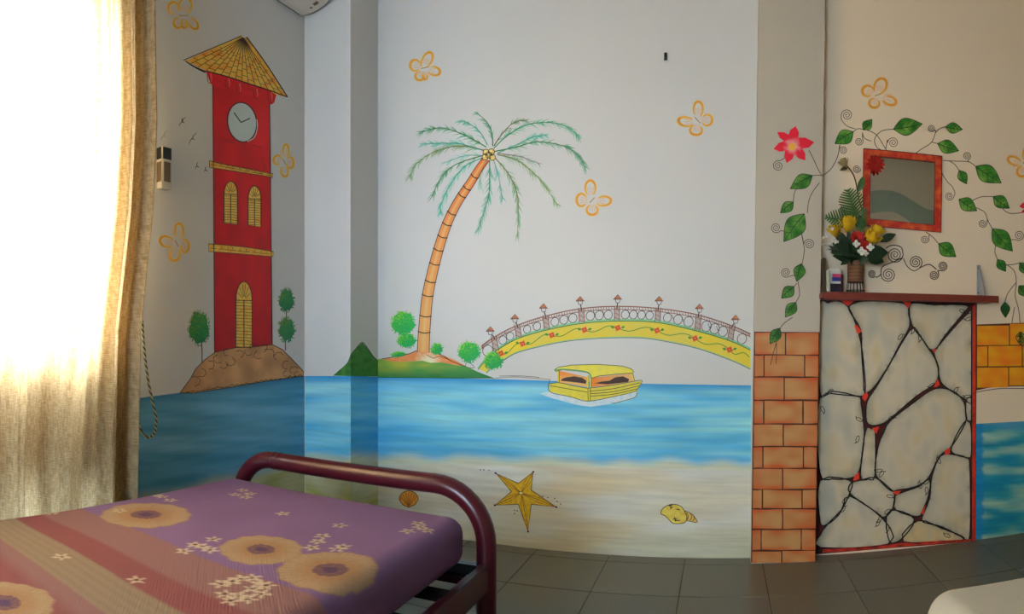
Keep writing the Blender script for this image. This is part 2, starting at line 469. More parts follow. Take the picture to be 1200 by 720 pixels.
# back wall between the columns
bt = wl([(443, 442), (579, 444.5), (753, 450), (879, 452)]); bb = wl([(443, 541), (600, 543), (879, 549)])
fl = wl([(380, 613), (443, 621), (549, 633), (632, 644), (718, 651), (804, 654.6), (879, 654)])
def sand_col(ref, seed=0):
    a, b, c, d = K((197, 195, 186), ref), K((192, 186, 166), ref), K((172, 173, 148), ref), K((196, 176, 136), ref)
    def f(x, y):
        t = (y - bb(x)) / (fl(x) - bb(x)); n = nz(x * 0.012, y * 0.05, 1, seed)
        col = mixc(a, b, 0.35 + n * 1.2 + t * 0.5); col = mixc(col, c, (t - 0.55) * 1.4 + n * 0.4)
        return mixc(col, d, max(0, nz(x * 0.008, y * 0.035, 1, seed + 9) * 1.5 - 0.2))
    return f
band(sB, bb, lambda x: fl(x) + 0.5, 443, 880, sand_col('B'), 'painted_sand', wall_back, 'cream and ochre sand painted along the foot of the wall', 'sea', 5)
band(sB, bt, lambda x: bb(x) + 3, 443, 880, sea_col('B', (32, 128, 186), (80, 166, 206), (142, 200, 220), bt, bb, (190, 190, 170), 1), 'painted_sea', wall_back, 'bright blue sea painted across the white wall', 'sea', 4, 1)
# corner column front and side
pt_, pb_ = (lambda x: 441.0), (lambda x: 538.0)
flp = lambda x: CY + F * CH / (YP / math.cos((x - CX) / F))
band(sP, pb_, flp, 357.5, 411, lambda x, y: mixc(K((190, 188, 160), 'P'), K((160, 160, 100), 'P'), (y - 538) / 60 + nz(x, y, .05)), 'painted_sand', wall_corner, None, 'sea', 5)
band(sP, pt_, lambda x: 541, 357.5, 411, sea_col('P', (40, 140, 205), (84, 176, 220), (148, 210, 234), pt_, pb_, (190, 195, 175), 2), 'painted_sea', wall_corner, 'blue sea painted on the corner column front', 'sea', 4, 1)
st_, sb_ = (lambda x: 440.5 + (x - 411) / 32 * 1.5), (lambda x: 539.0)
fls = lambda x: CY + F * CH / (XP / math.sin((x - CX) / F))
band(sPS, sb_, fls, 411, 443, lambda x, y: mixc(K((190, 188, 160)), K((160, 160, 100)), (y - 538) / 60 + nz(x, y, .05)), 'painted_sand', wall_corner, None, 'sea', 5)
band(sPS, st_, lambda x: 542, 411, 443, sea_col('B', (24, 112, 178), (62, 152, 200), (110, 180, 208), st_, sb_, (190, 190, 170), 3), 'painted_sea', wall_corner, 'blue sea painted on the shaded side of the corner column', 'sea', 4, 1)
# left wall
lt = wl([(0, 496), (165, 466.5), (211, 460.5), (300, 449), (358, 441)]); lb = lambda x: CY + F * (CH - 0.40) / (XL / math.sin((x - CX) / F))
lfl = lambda x: CY + F * CH / (XL / math.sin((x - CX) / F))
band(sL, lb, lfl, 100, 357, lambda x, y: mixc(K((160, 158, 130), 'L'), K((140, 140, 90), 'L'), nz(x, y, .03) + .5), 'painted_sand', wall_left, None, 'sea', 7)
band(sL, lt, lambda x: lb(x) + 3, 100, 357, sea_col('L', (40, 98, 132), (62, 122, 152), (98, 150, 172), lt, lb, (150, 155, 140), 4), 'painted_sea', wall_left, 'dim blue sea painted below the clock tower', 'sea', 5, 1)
# right of the stone panel
rt = wl([(1143, 497), (1200, 494), (1260, 492)]); rfl = lambda x: CY + F * CH / (YB / math.cos((x - CX) / F))
def right_sea(x, y):
    n = nz(x * 0.02, y * 0.10, 1, 8) + 0.5 * nz(x * 0.04, y * 0.2, 1, 9)
    c = mixc(K((48, 120, 120), 'R'), K((118, 142, 122), 'R'), 0.4 + n * 1.5)
    c = mixc(c, K((10, 96, 118), 'R'), max(0, -n * 2 - 0.1)); 
    if y < 504: c = mixc(c, K((8, 98, 130), 'R'), 0.8)
    if x < 1152: c = mixc(c, K((8, 96, 138), 'R'), 0.9)
    return c
band(sB, rt, rfl, 1143, 1262, right_sea, 'painted_sea', wall_side, 'teal and blue sea painted beside the stone panel', 'sea', 4)

# ================================================================== MURAL MOTIFS
BLK = (0.012, 0.008, 0.006); BRN = (0.05, 0.025, 0.012)
LW = (0.70, 0.70, 0.69)
def off(x, y): return lambda p: (p[0] + x, p[1] + y)
def zm(ox, oy, s): return lambda pts: [(ox + a / s, oy + b / s) for a, b in pts]

# ---- clock tower on the left wall
tw = thing('painted_clock_tower', 'tall red clock tower painted on the wall by the curtain, thatched pointed roof', 'mural tower', sL(284, 408))
RED = K((176, 11, 17), 'L'); DRED = K((120, 14, 24), 'L'); YEL = K((224, 158, 60), 'L'); DY = K((190, 112, 34), 'L')
p = Paint(sL)
p.fill([(249.4, 98), (316, 119), (317, 200), (318, 300), (319, 405), (290, 409), (251.5, 413), (250.3, 300)],
       lambda x, y: mixc(mul(RED, 1 + 0.16 * nz(x * .06, y * .03, 1, 2)), DRED, (y - 180) / 420 + 0.25 * nz(x * .1, y * .05, 1, 4)), 0, 5)
for a, b in (((249.4, 100), (251.5, 413)), ((316, 119), (319, 405))): p.stroke([a, b], 1.1, BLK, 1)
for q in ([(262, 163), (275, 165)], [(261, 165.5), (276, 168)], [(295, 170), (307, 173)], [(307, 186), (311, 198)]): p.stroke(q, 0.7, DRED, 1)
p.build('tower_wall', tw)
p = Paint(sL)
p.fill([(241, 83), (268, 90), (291, 97.5), (314, 105), (324, 111), (321.5, 120), (318.5, 122.5), (314, 121.5), (303, 115), (282, 109), (262, 103), (249.5, 101), (246.5, 97)], lambda x, y: mul(RED, 1.05 + .2 * nz(x, y, .3)), 1, 4)
for x, y in ((247, 90), (268, 96), (281, 102), (301, 108), (318, 113)): p.stroke([(x, y - 4), (x + 1, y + 2), (x + .5, y + 6)], 1.6, K((205, 80, 80), 'L'), 2, taper=(1, .3)); p.stroke([(x - 4, y - 4), (x - 3.5, y + 5), (x, y + 8)], 0.8, DRED, 2)
p.build('corbel', tw)
p = Paint(sL)
apx = (285, 44)
roofp = [(217.6, 71.3), (250, 56.5), (283, 42), (286, 45), (289, 43.3), (310, 73), (337, 113.8), (324, 111.5), (314, 105), (291, 97.5), (268, 90), (241, 83)]
p.fill(roofp, lambda x, y: mixc(mixc(YEL, DY, 0.3 + nz(x, y, .12)), BRN, max(0, 1 - math.hypot(x - 286, y - 50) / 13) * .8), 2, 4)
eave = crom([(217.6, 71.3), (241, 83), (268, 90), (291, 97.5), (314, 105), (337, 113.8)], 3)
for q in eave[1:-1]:
    p.stroke([apx, ((apx[0] + q[0]) / 2, (apx[1] + q[1]) / 2 + 0.5), q], 0.7, BRN, 3)
for i in range(len(eave) - 1):
    for k in range(1, 5):
        t = 0.26 + 0.15 * k + (0.06 if i % 2 else 0)
        if t > 0.97: continue
        a, b = eave[i], eave[i + 1]
        p.stroke([(apx[0] + (a[0] - apx[0]) * t, apx[1] + (a[1] - apx[1]) * t), (apx[0] + (b[0] - apx[0]) * t, apx[1] + (b[1] - apx[1]) * t)], 0.6, BRN, 3)
p.stroke([(215, 70.6), (250, 56), (283, 42)], 1.0, BRN, 3); p.stroke([(289, 43.3), (312, 75), (337, 113.8)], 1.3, BLK, 3)
p.stroke([(217, 71.5), (229, 79), (241, 84.5)], 2.6, BLK, 3, taper=(.4, 1)); p.stroke([(241, 83), (268, 90.3), (291, 98), (314, 105.3), (337, 113.8)], 1.3, BLK, 3)
p.build('roof', tw, label='pointed roof with yellow thatch tiles')
p = Paint(sL)
cl = ell((283.7, 143.3), 17, 23.3, -8, 28)
p.ngon(cl, K((166, 176, 172), 'L'), 1); p.outline(cl, 1.3, BLK, 2)
p.stroke([(290, 166), (298, 161), (301.5, 150), (301, 140)], 1.0, K((200, 205, 200), 'L'), 3)
cf = p.build('clock_face', tw, label='oval grey clock face')
for q in ([(282.5, 143.7), (274.2, 132)], [(282.5, 143.7), (293, 138.6)]):
    p = Paint(sL); p.stroke(q, 1.2, BLK, 3); p.build('clock_hand', cf)
for q in ([(245.5, 188.3), (253, 190.7), (285, 197), (320, 204), (320, 208), (285, 202.5), (250, 197), (245.3, 196)],
          [(244.7, 285.8), (260, 287), (290, 290), (320.8, 295), (320, 301), (290, 298.5), (260, 296), (244.7, 295)]):
    p = Paint(sL); p.fill(q, lambda x, y: mixc(YEL, DY, .3 + .8 * nz(x, y, .25)), 1, 3); p.outline(q, 0.8, BRN, 2)
    for k in range(9):
        x = q[0][0] + 5 + 8 * k + random.uniform(-2, 2); t = (x - q[0][0]) / 75
        ya = q[0][1] + (q[3][1] - q[0][1]) * t + 1; yb = q[7][1] + (q[4][1] - q[7][1]) * t - 1
        p.stroke([(x, ya), (x + .5, (ya + yb) / 2 + random.uniform(-1, 1))], .6, BRN, 2); p.stroke([(x - 3, (ya + yb) / 2), (x + 4, (ya + yb) / 2 + .8)], .6, BRN, 2)
    p.build('ledge', tw)
def shutter(x0, x1, ytop, ys, yb0, yb1, name, nl):
    xm = (x0 + x1) / 2; rx = (x1 - x0) / 2
    q = [(x0, ys), (x0, yb0), (x1, yb1), (x1, ys)] + [(xm + rx * math.cos(a), ys - (ys - ytop) * math.sin(a)) for a in [PI * k / 10 for k in range(1, 10)]]
    p = Paint(sL); o2 = ell((xm, (ytop + yb0) / 2), rx, 1)
    p.fill(q, lambda x, y: mixc(K((226, 168, 76), 'L'), K((206, 128, 44), 'L'), .4 + nz(x, y, .3)), 1, 3); p.outline(q, 1.2, BRN, 2)
    p.stroke([(xm, ys), (xm, (yb0 + yb1) / 2)], 1.1, BRN, 2)
    p.stroke([(x0, ys), (x1, ys + .6)], .9, BRN, 2)
    for k in range(nl):
        y = ys + (yb0 - ys) * (k + .7) / nl; p.stroke([(x0 + .5, y), (xm - .6, y + .3)], .55, BRN, 2); p.stroke([(xm + .8, y + .3), (x1 - .5, y + .9)], .55, BRN, 2)
    for k in range(1, 7):
        a = PI * k / 7; p.stroke([(xm + rx * .2 * math.cos(a), ys - 1 - (ys - ytop) * .15 * math.sin(a)), (xm + rx * .85 * math.cos(a), ys - (ys - ytop) * .88 * math.sin(a))], .55, BRN, 2)
    return p.build(name, tw)
shutter(262.5, 278.3, 212.5, 227.5, 261.7, 263.2, 'window', 11)
shutter(290.8, 305.8, 218, 233, 264, 266.2, 'window', 11)
shutter(276.4, 295.5, 330, 352, 407.8, 406.6, 'door', 15)

# ---- rock island
rk = thing('painted_rock_island', 'brown stony mound painted under the clock tower, rising from the sea', 'mural island', sL(284, 452))
rock = [(211, 460.5), (223, 444.5), (229, 433), (240, 422), (252, 413), (276.7, 407.5), (296, 407), (319, 404), (331, 410), (342, 421), (355.5, 435.5), (355.8, 441), (311, 447.2), (266.7, 454.8), (226.7, 461)]
p = Paint(sL); p.fill(rock, lambda x, y: mixc(K((176, 128, 82), 'L'), K((146, 104, 66), 'L'), .5 + nz(x, y, .06) + .4 * nz(x, y, .3)), 2, 4)
p.outline(rock, .9, BRN, 3); p.build('mound', rk)
p = Paint(sL)
for (x, y, r) in ((228, 447, 7), (236, 437, 6), (246, 428, 6), (256, 421, 6), (262, 428, 5), (270, 424, 6), (281, 415, 5), (291, 413, 5), (303, 416, 6), (316, 414, 6), (327, 418, 6), (336, 428, 6), (345, 434, 5), (309, 407, 4), (296, 406.5, 4), (266, 413, 5), (337, 438, 5), (348, 439, 4)):
    a0 = random.uniform(0, 6); q = [(x + r * (.8 + .35 * random.random()) * math.cos(a0 + a), y + .85 * r * math.sin(a0 + a)) for a in (0, .9, 1.9, 2.8, 3.7)]
    p.stroke(q, .7, BRN, 3, raw=True)
for k in range(24):
    x = 218 + k * 5.7; y = 460.5 - (x - 218) * .145; p.stroke([(x, y), (x + 2.5, y - 2.5 * random.random()), (x + 5, y - .7)], .8, BRN, 3, 3)
p.build('stone_outline', rk)

# ---- sponge painted crowns
def crown(pa, c, rx, ry, cols, n, ref, size=2.6, lay=2, droop=.9):
    pal = [K(k, ref) for k in cols]
    pa.ngon([(c[0] + rx * .9 * math.cos(a) * (1 + .1 * math.sin(5 * a)), c[1] + ry * .9 * math.sin(a) * (1 + .1 * math.cos(7 * a))) for a in [2 * PI * k / 22 for k in range(22)]], pal[1], lay)
    for i in range(n):
        a = random.uniform(0, 2 * PI); r = 1.06 * math.sqrt(random.random())
        x, y = c[0] + rx * r * math.cos(a), c[1] + ry * r * math.sin(a)
        t = (x - c[0]) / rx * .25 + (y - c[1]) / ry * .45 + .5 + random.uniform(-.25, .25)
        col = mixc(mixc(pal[0], pal[1], t * 2), pal[2], (t - .5) * 2)
        L = size * random.uniform(.6, 1.4); ang = a + random.uniform(-.7, .7)
        dx, dy = math.cos(ang) * L, math.sin(ang) * L * droop
        pa.stroke([(x - dx / 2, y - dy / 2), (x, y + .4), (x + dx / 2, y + dy / 2)], random.uniform(.7, 1.4), col, lay + 1 + (i % 4) * .4, 2, taper=(1, .3))
GR = [(120, 148, 36), (42, 128, 56), (16, 104, 70)]
t1 = thing('painted_tree', 'single round green tree painted left of the red tower', 'mural tree', sL(236.7, 426), 'painted trees beside the tower')
p = Paint(sL); p.stroke([(235.5, 395), (236.7, 410), (236.7, 427)], 1.1, BRN, 1); p.build('trunk', t1)
p = Paint(sL); crown(p, (233.3, 384.8), 12.5, 20, [(110, 135, 45), (48, 122, 58), (20, 96, 72)], 260, 'L'); p.build('crown', t1)
t1 = thing('painted_tree', 'tree with two stacked green crowns painted right of the red tower', 'mural tree', sL(334.5, 411), 'painted trees beside the tower')
p = Paint(sL); p.stroke([(335.5, 365), (335.8, 380), (334.5, 396), (334.5, 411)], 1.0, BRN, 1); p.build('trunk', t1)
for c in ((335.6, 352, 9.3, 14), (336, 386.3, 9.8, 14.5)):
    p = Paint(sL); crown(p, c[:2], c[2], c[3], [(95, 125, 45), (44, 112, 60), (22, 92, 70)], 170, 'L'); p.build('crown', t1)

# ---- birds
for q, lab in (([(217.5, 137.5), (214, 142.5), (210, 148)], 'darkest of the small gulls painted between curtain and tower, the topmost'),
               ([(230.5, 156), (225.5, 162), (221.5, 169)], 'small painted gull just left of the clock, below the topmost gull'),
               ([(196, 153), (192, 159), (188.5, 165)], 'faintest painted gull, right above the wall switch box'),
               ([(232, 190.5), (231, 194.5), (229.5, 198)], 'tiny painted gull left of the upper ledge, left one of two'),
               ([(242, 195.5), (241, 199), (240, 201.5)], 'tiny painted gull right against the tower, beside the upper ledge')):
    faint = 'faintest' in lab; c = K((140, 138, 136), 'L') if faint else K((60, 60, 62), 'L')
    p = Paint(sL); a, b, d = q
    p.stroke([a, ((a[0] + b[0]) / 2 - .8, (a[1] + b[1]) / 2 - .5), b], 1.1, c, 1, taper=(.5, 1)); p.stroke([b, ((d[0] + b[0]) / 2 - .8, (d[1] + b[1]) / 2 - .3), d], 1.1, c, 1, taper=(1, .5))
    p.stroke([(b[0] - .5, b[1] + .5), (b[0] + 2.5, b[1] + 1.6)], .9, c, 1)
    if 'topmost' in lab and 'below' not in lab: p.stroke([(a[0] - 4, a[1] + 1), (b[0] - 1, b[1] + 1)], 1.0, c, 1)
    o = p.build('painted_bird'); tag(o, lab, 'mural bird', 'painted gulls')

# ---- butterflies
def butterfly(surf, ref, wings, body, label, tips=()):
    b0 = body[0]; root = thing('painted_butterfly', label, 'mural butterfly', surf(b0[0], b0[1]), 'painted butterflies')
    c = K((206, 138, 26), ref); lt_ = K((226, 178, 84), ref); LW = K(REF[ref], ref)
    if ref == 'R': c, lt_ = K((186, 112, 16), ref), K((186, 136, 58), ref)
    bx, by = (body[0][0] + body[1][0]) / 2, (body[0][1] + body[1][1]) / 2
    for i, (x, y, rx, ry, rot) in enumerate(wings):
        p = Paint(surf); e = ell((x, y), rx, ry, rot, 26)
        # outline thick at the far side, fading to the body
        far = max(math.hypot(q[0] - bx, q[1] - by) for q in e); near = min(math.hypot(q[0] - bx, q[1] - by) for q in e)
        e2 = e + [e[0]]; N = len(e2)
        for k in range(N - 1):
            q = e2[k]; t = (math.hypot(q[0] - bx, q[1] - by) - near) / (far - near)
            if t < .12: continue
            t2 = (math.hypot(e2[k + 1][0] - bx, e2[k + 1][1] - by) - near) / (far - near)
            p.stroke([q, e2[k + 1]], 1.6 + 3.2 * (t + t2) / 2, mixc(lt_, LW, .55), 1, raw=True)
        for k in range(N - 1):
            q = e2[k]; t = (math.hypot(q[0] - bx, q[1] - by) - near) / (far - near)
            if t < .16: continue
            p.stroke([q, e2[k + 1]], 1.1 + 1.6 * t, mixc(lt_, c, .35 + .65 * t), 2, raw=True)
        for k in (-2, -1, 0, 1, 2):   # veins
            ang = math.atan2(y - by, x - bx) + k * .24; d = math.hypot(x - bx, y - by); m0, m1 = d * .45, d * 1.0 + 1.5
            p.stroke([(bx + math.cos(ang) * m0, by + math.sin(ang) * m0), (bx + math.cos(ang) * m1, by + math.sin(ang) * m1)], 1.0, mixc(c, LW, .35), 1.5, 3, taper=(.4, 1))
        p.build('wing', root)
    p = Paint(surf); p.stroke(list(body), 1.0, mixc(c, BRN, .35), 2, 3); p.build('body', root)
butterfly(sB, 'B', [(500.4, 70.4, 5.5, 10, 28), (486.7, 76.7, 6.2, 6.5, 0), (508.8, 83.3, 7, 5, 15), (492, 89.2, 5.4, 5, 0), (498, 89.3, 2.6, 4, 0)], ((493.3, 80.4), (502.5, 78.3)), 'orange outlined butterfly painted above the palm tree, left of its crown')
butterfly(sB, 'B', [(691.8, 220.5, 6, 9, 0), (681.6, 234.6, 6, 7.5, 0), (707.2, 235.8, 9, 5.4, -6), (694, 246, 6.6, 6, 0)], ((690.8, 238), (696.7, 231.7)), 'orange outlined butterfly painted over the bridge, right of the palm fronds')
butterfly(sB, 'B', [(818.3, 128, 5.5, 9, 0), (803.8, 142.6, 9.5, 5.2, 8), (828.6, 140.8, 6, 6.5, 0), (815.8, 152.6, 7.2, 5.8, 0)], ((813.8, 137), (820.4, 144.2)), 'orange outlined butterfly painted under the small wall hook')
butterfly(sB, 'R', [(1031.7, 101, 7, 9.5, 25), (1017, 106.7, 6.6, 6.2, 0), (1042.5, 118, 8, 5, 20), (1024.6, 120.8, 6, 5.6, 0)], ((1025, 112.5), (1032, 110)), 'orange butterfly painted above the red framed mirror')
butterfly(sL, 'L', [(209.8, 271, 5, 9.2, 0), (195.5, 283.5, 8.5, 6, 22), (216.7, 288.3, 4.6, 7.8, 0), (205, 298, 6, 8, 10)], ((205.5, 282), (209, 289)), 'orange butterfly painted between the curtain and the tower\'s middle')
butterfly(sL, 'L', [(217, 7, 7.5, 9.5, 10), (203, 9.4, 6, 7, 0), (226, 27.5, 8, 4.5, 48), (208.8, 26.5, 5.2, 6.3, 0), (216, 27.5, 3, 5.5, 0)], ((209.4, 18.1), (220.6, 18.4)), 'orange butterfly painted above the tower roof, beside the curtain top')
butterfly(sL, 'L', [(335, 177, 3.3, 8, 0), (325.3, 187.5, 4.6, 5.5, 15), (340, 190.8, 4, 6.8, 0), (333.3, 200.8, 4, 6.5, -12)], ((331.5, 186.5), (335, 193)), 'pale orange butterfly painted right of the tower, below the air conditioner')
butterfly(sB, 'R', [(1188.8, 188.8, 8.3, 4.6, 24), (1197.5, 201, 5.6, 6.2, 0), (1204, 181, 5, 9, 8), (1210, 196, 6, 6.5, 0)], ((1199, 190), (1203, 196)), 'orange butterfly cut off by the photo\'s right edge, beside big leaf')

# ---- green hill across the corner column, island, palm
hl = thing('painted_green_hill', 'dark green pointed hill painted round the edge of the corner column', 'mural hill', sP(411, 441))
G1, G2, G3 = K((56, 116, 44)), K((30, 82, 30)), K((120, 136, 40))
p = Paint(sP); q = [(391, 440.5), (397, 435), (404, 429), (408, 424), (411, 416), (411, 441)]
p.fill(q, lambda x, y: mixc(G1, G2, .4 + nz(x, y, .2)), 2, 2.5); p.stroke(q[:5], .8, G2, 3); p.build('slope', hl)
p = Paint(sPS); q = [(411, 416), (416, 410), (424.4, 401.5), (432, 410), (437.4, 417.8), (443, 423), (443, 441.5), (411, 441)]
p.fill(q, lambda x, y: mixc(G1, G2, .2 + nz(x, y, .2)), 2, 2.5); p.stroke(q[:6], .8, BRN, 3); p.build('slope', hl)

isl = thing('painted_palm_island', 'green and orange islet painted under the palm tree', 'mural island', sB(510, 441))
p = Paint(sB)
mound = [(443, 421), (460, 419.5), (477, 416), (488, 411.5), (501, 412), (518.7, 416.7), (531.7, 422), (544.7, 428.6), (560, 436), (578, 443), (555, 443.5), (531.7, 443.6), (488, 443), (443, 442.6)]
def moundc(x, y):
    n = nz(x * .05, y * .2, 1, 3)
    return mixc(mixc(K((70, 138, 62)), K((164, 160, 44)), .35 + n - (x - 490) / 130), K((36, 110, 56)), (y - 430) / 12 + n * .4)
p.fill(mound, moundc, 2, 3); p.stroke([(443, 442.4), (488, 442.8), (531.7, 443.4), (578, 443.3)], .8, G2, 3); p.build('grass', isl)
p = Paint(sB)
soil = [(447, 421.5), (462, 419.5), (477, 416), (488, 411), (501, 411.5), (518.7, 416.7), (531.7, 421.5), (546, 429.5), (535, 428.5), (518, 425), (505, 425.5), (495, 423), (478, 424), (462, 424.5)]
p.fill(soil, lambda x, y: mixc(K((206, 122, 66)), K((222, 200, 164)), max(0, 1 - abs(x - 502) / 17) * (y - 411) / 9 + .3 * nz(x, y, .3)), 3, 2.5)
p.stroke([(447, 421), (477, 415.5), (488, 411)], .8, BRN, 4); p.stroke([(505, 412), (520, 417.5), (528, 423), (546, 430)], .8, BRN, 4)
p.stroke([(500, 416), (508, 420), (515, 418), (527, 422)], .6, BRN, 4); p.build('soil', isl)

pm = thing('painted_palm_tree', 'leaning palm tree painted on the white wall, orange trunk and green fronds', 'mural palm', sB(496, 413))
tr = crom([(570, 186), (562, 197), (552.5, 212.5), (536, 237.5), (523.8, 262.5), (513.8, 292.5), (505.5, 325), (500.5, 351), (497, 389), (496, 413)], 6)
p = Paint(sB); N = len(tr)
def wid(t): return 8.0 + 6 * t
rows = []
for i, q in enumerate(tr):
    a, b = tr[max(i - 1, 0)], tr[min(i + 1, N - 1)]; d = (b[0] - a[0], b[1] - a[1]); L = math.hypot(*d); t = i / (N - 1)
    n_ = (-d[1] / L, d[0] / L); r = []
    for k in range(5):
        s_ = (k / 4 - .5) * wid(t); cc = mixc(K((204, 104, 48)), K((216, 148, 84)), t * 1.1 + .1 * nz(q[0], q[1], .3))
        cc = mixc(cc, K((236, 186, 120)), .45 if k == 2 else 0)
        r.append(p.pt((q[0] + n_[0] * s_, q[1] + n_[1] * s_), cc, 3))
    rows.append(r)
for a, b in zip(rows[:-1], rows[1:]):
    for k in range(4): p.F.append([a[k], a[k + 1], b[k + 1], b[k]])
for sgn in (-1, 1):
    p.stroke([(q[0] + sgn * wid(i / (N - 1)) / 2 * math.cos(math.atan2(tr[min(i + 1, N - 1)][1] - tr[max(i - 1, 0)][1], tr[min(i + 1, N - 1)][0] - tr[max(i - 1, 0)][0]) - PI / 2),
               q[1] + sgn * wid(i / (N - 1)) / 2 * math.sin(math.atan2(tr[min(i + 1, N - 1)][1] - tr[max(i - 1, 0)][1], tr[min(i + 1, N - 1)][0] - tr[max(i - 1, 0)][0]) - PI / 2)) for i, q in enumerate(tr)], .8, BRN, 4, raw=True)
trunk = p.build('trunk', pm)
for yy in (207, 220, 231, 248, 262.5, 278, 293, 310, 328, 347, 367, 389):
    i = min(range(N), key=lambda k: abs(tr[k][1] - yy)); q = tr[i]; a, b = tr[max(i - 1, 0)], tr[min(i + 1, N - 1)]
    d = (b[0] - a[0], b[1] - a[1]); L = math.hypot(*d); n_ = (-d[1] / L, d[0] / L); h = wid(i / (N - 1)) / 2 + .8
    p = Paint(sB); p.stroke([(q[0] - n_[0] * h, q[1] - n_[1] * h), (q[0] + d[0] / L * 1.6, q[1] + d[1] / L * 1.6), (q[0] + n_[0] * h, q[1] + n_[1] * h)], 1.1, BRN, 4, 4); p.build('trunk_ring', trunk)
z4 = zm(470, 120, 4.0)
GRN, TEAL, OLV = (62, 128, 72), (74, 172, 146), (128, 140, 66)
fr = [([(400, 210), (300, 155), (190, 120), (90, 140)], GRN, 1), ([(390, 225), (300, 205), (230, 210), (150, 235), (70, 290), (40, 350)], OLV, 1),
      ([(380, 250), (260, 290), (190, 350), (140, 450)], GRN, .8), ([(380, 260), (300, 300), (240, 370), (190, 470), (185, 520)], TEAL, .9),
      ([(415, 270), (415, 350), (410, 440), (385, 520), (360, 600)], (80, 150, 120), 1.1), ([(440, 260), (500, 330), (535, 400), (550, 480), (545, 630)], OLV, 1.1),
      ([(450, 245), (540, 270), (620, 330), (680, 400), (730, 480)], OLV, .9), ([(440, 230), (540, 210), (640, 185), (760, 205), (830, 250), (865, 305)], GRN, 1.2),
      ([(435, 215), (500, 155), (590, 105), (700, 95), (780, 115), (830, 160)], (54, 150, 100), 1.1), ([(435, 205), (480, 140), (530, 95), (585, 85)], (112, 110, 60), .8),
      ([(430, 205), (425, 140), (400, 90), (350, 45)], GRN, .8), ([(405, 200), (370, 140), (320, 100), (280, 85)], TEAL, .8),
      ([(400, 230), (280, 195), (200, 192), (100, 195)], TEAL, 1), ([(430, 260), (455, 340), (475, 450)], (130, 180, 165), .8),
      ([(380, 250), (300, 250), (200, 285)], (130, 180, 165), .7), ([(450, 240), (560, 190), (620, 162), (680, 155)], TEAL, .9),
      ([(400, 270), (370, 340), (375, 400)], (140, 176, 150), .7), ([(455, 240), (560, 255), (650, 290)], (150, 130, 120), .6)]
for pts, colr, den in fr:
    p = Paint(sB); sp = crom(z4(pts), 10); cb_ = K(colr)
    p.stroke(sp, 1.1, mixc(cb_, BRN, .35), 3, taper=(1.2, .5), raw=True)
    L = sum(math.hypot(b[0] - a[0], b[1] - a[1]) for a, b in zip(sp[:-1], sp[1:])); nb = int(L * .85 * den)
    for k in range(nb):
        t = .10 + .9 * random.random() ** .8; i = min(int(t * (len(sp) - 1)), len(sp) - 2)
        a, b = sp[i], sp[i + 1]; f_ = random.random(); x, y = a[0] + (b[0] - a[0]) * f_, a[1] + (b[1] - a[1]) * f_
        ang = math.atan2(b[1] - a[1], b[0] - a[0]); side = 1 if random.random() < .62 else -1
        if math.cos(ang) < 0: side = -side
        aa = ang + side * random.uniform(.25, .7); ln = random.uniform(5, 12) * (1.15 - .5 * t)
        ex, ey = x + math.cos(aa) * ln, y + math.sin(aa) * ln + 1.5
        cc = mixc(mixc(cb_, K(TEAL), random.random() * .7), LW, random.uniform(.0, .45))
        p.stroke([(x, y), ((x + ex) / 2, (y + ey) / 2 - .6), (ex, ey)], random.uniform(.7, 1.5), cc, 2 + (k % 5) * .2, 3, taper=(1.2, .2))
    p.build('frond', pm)
for x, y in ((569.5, 178.5), (576, 178), (573, 182), (568.5, 184), (577, 184.5)):
    p = Paint(sB); p.ellipse((x, y), 3.6, 3.6, K((206, 172, 96)), 5); p.outline(ell((x, y), 3.6, 3.6), .7, BRN, 6); p.ellipse((x - .8, y - 1), 1.2, 1.2, K((228, 202, 140)), 6)
    p.build('coconut', pm)

# ---- bushes
def bush(crowns, label, base):
    r = thing('painted_bush', label, 'mural bush', sB(*base), 'painted bushes by the palm')
    for (x, y, rx, ry, n) in crowns:
        p = Paint(sB); crown(p, (x, y), rx, ry, [(126, 190, 44), (38, 160, 66), (20, 146, 92)], n, 'B', 2.2, 4); p.build('crown', r)
bush([(472.5, 379, 14.5, 14.5, 300), (476.5, 399, 11, 9, 170), (467, 415.5, 9, 3.2, 60)], 'tall double crowned bright green bush painted left of the palm trunk', (478, 417))
bush([(512, 409, 7, 7, 110)], 'smallest green bush, painted right of the palm trunk foot', (512, 416))
bush([(549.5, 412.5, 13, 12.5, 260)], 'yellow-green bush painted left of the bridge\'s near end', (549, 426))
# ---- bridge
br = thing('painted_bridge', 'yellow arched footbridge with lamp posts painted across the white wall', 'mural bridge', sB(572, 436))
dt = crom([(560, 432), (568, 422), (575.8, 414.5), (585.5, 407), (608, 395), (641, 385.3), (680, 378), (723, 375), (769.5, 376.5), (816, 386.5), (855, 398), (879.5, 409)], 6)
db = crom([(570, 437), (579, 428.5), (590, 422), (609.5, 412), (656, 401), (695, 396.7), (740, 395.5), (769.5, 398), (816, 407.8), (855, 421.5), (879.5, 432.5)], 6)
p = Paint(sB)
p.fill(dt + db[::-1], lambda x, y: mixc(K((206, 182, 34)), K((194, 176, 78)), .35 + 1.0 * nz(x * .03, y * .03, 1, 6)), 2, 4)
p.stroke(dt, 2.2, K((120, 176, 130)), 3, raw=True); p.stroke([(a, b + 1.6) for a, b in dt], .8, K((46, 84, 50)), 4, raw=True)
p.stroke(db, 1.6, K((130, 170, 130)), 3, raw=True); p.stroke([(a, b + .6) for a, b in db], .6, K((60, 84, 60)), 4, raw=True)
deck = p.build('deck', br)
fls_ = [(587, 414.5), (612.5, 403), (646.7, 393), (685, 386.8), (724, 384.5), (770, 387.5), (814.5, 396.8), (855, 410)]
p = Paint(sB)
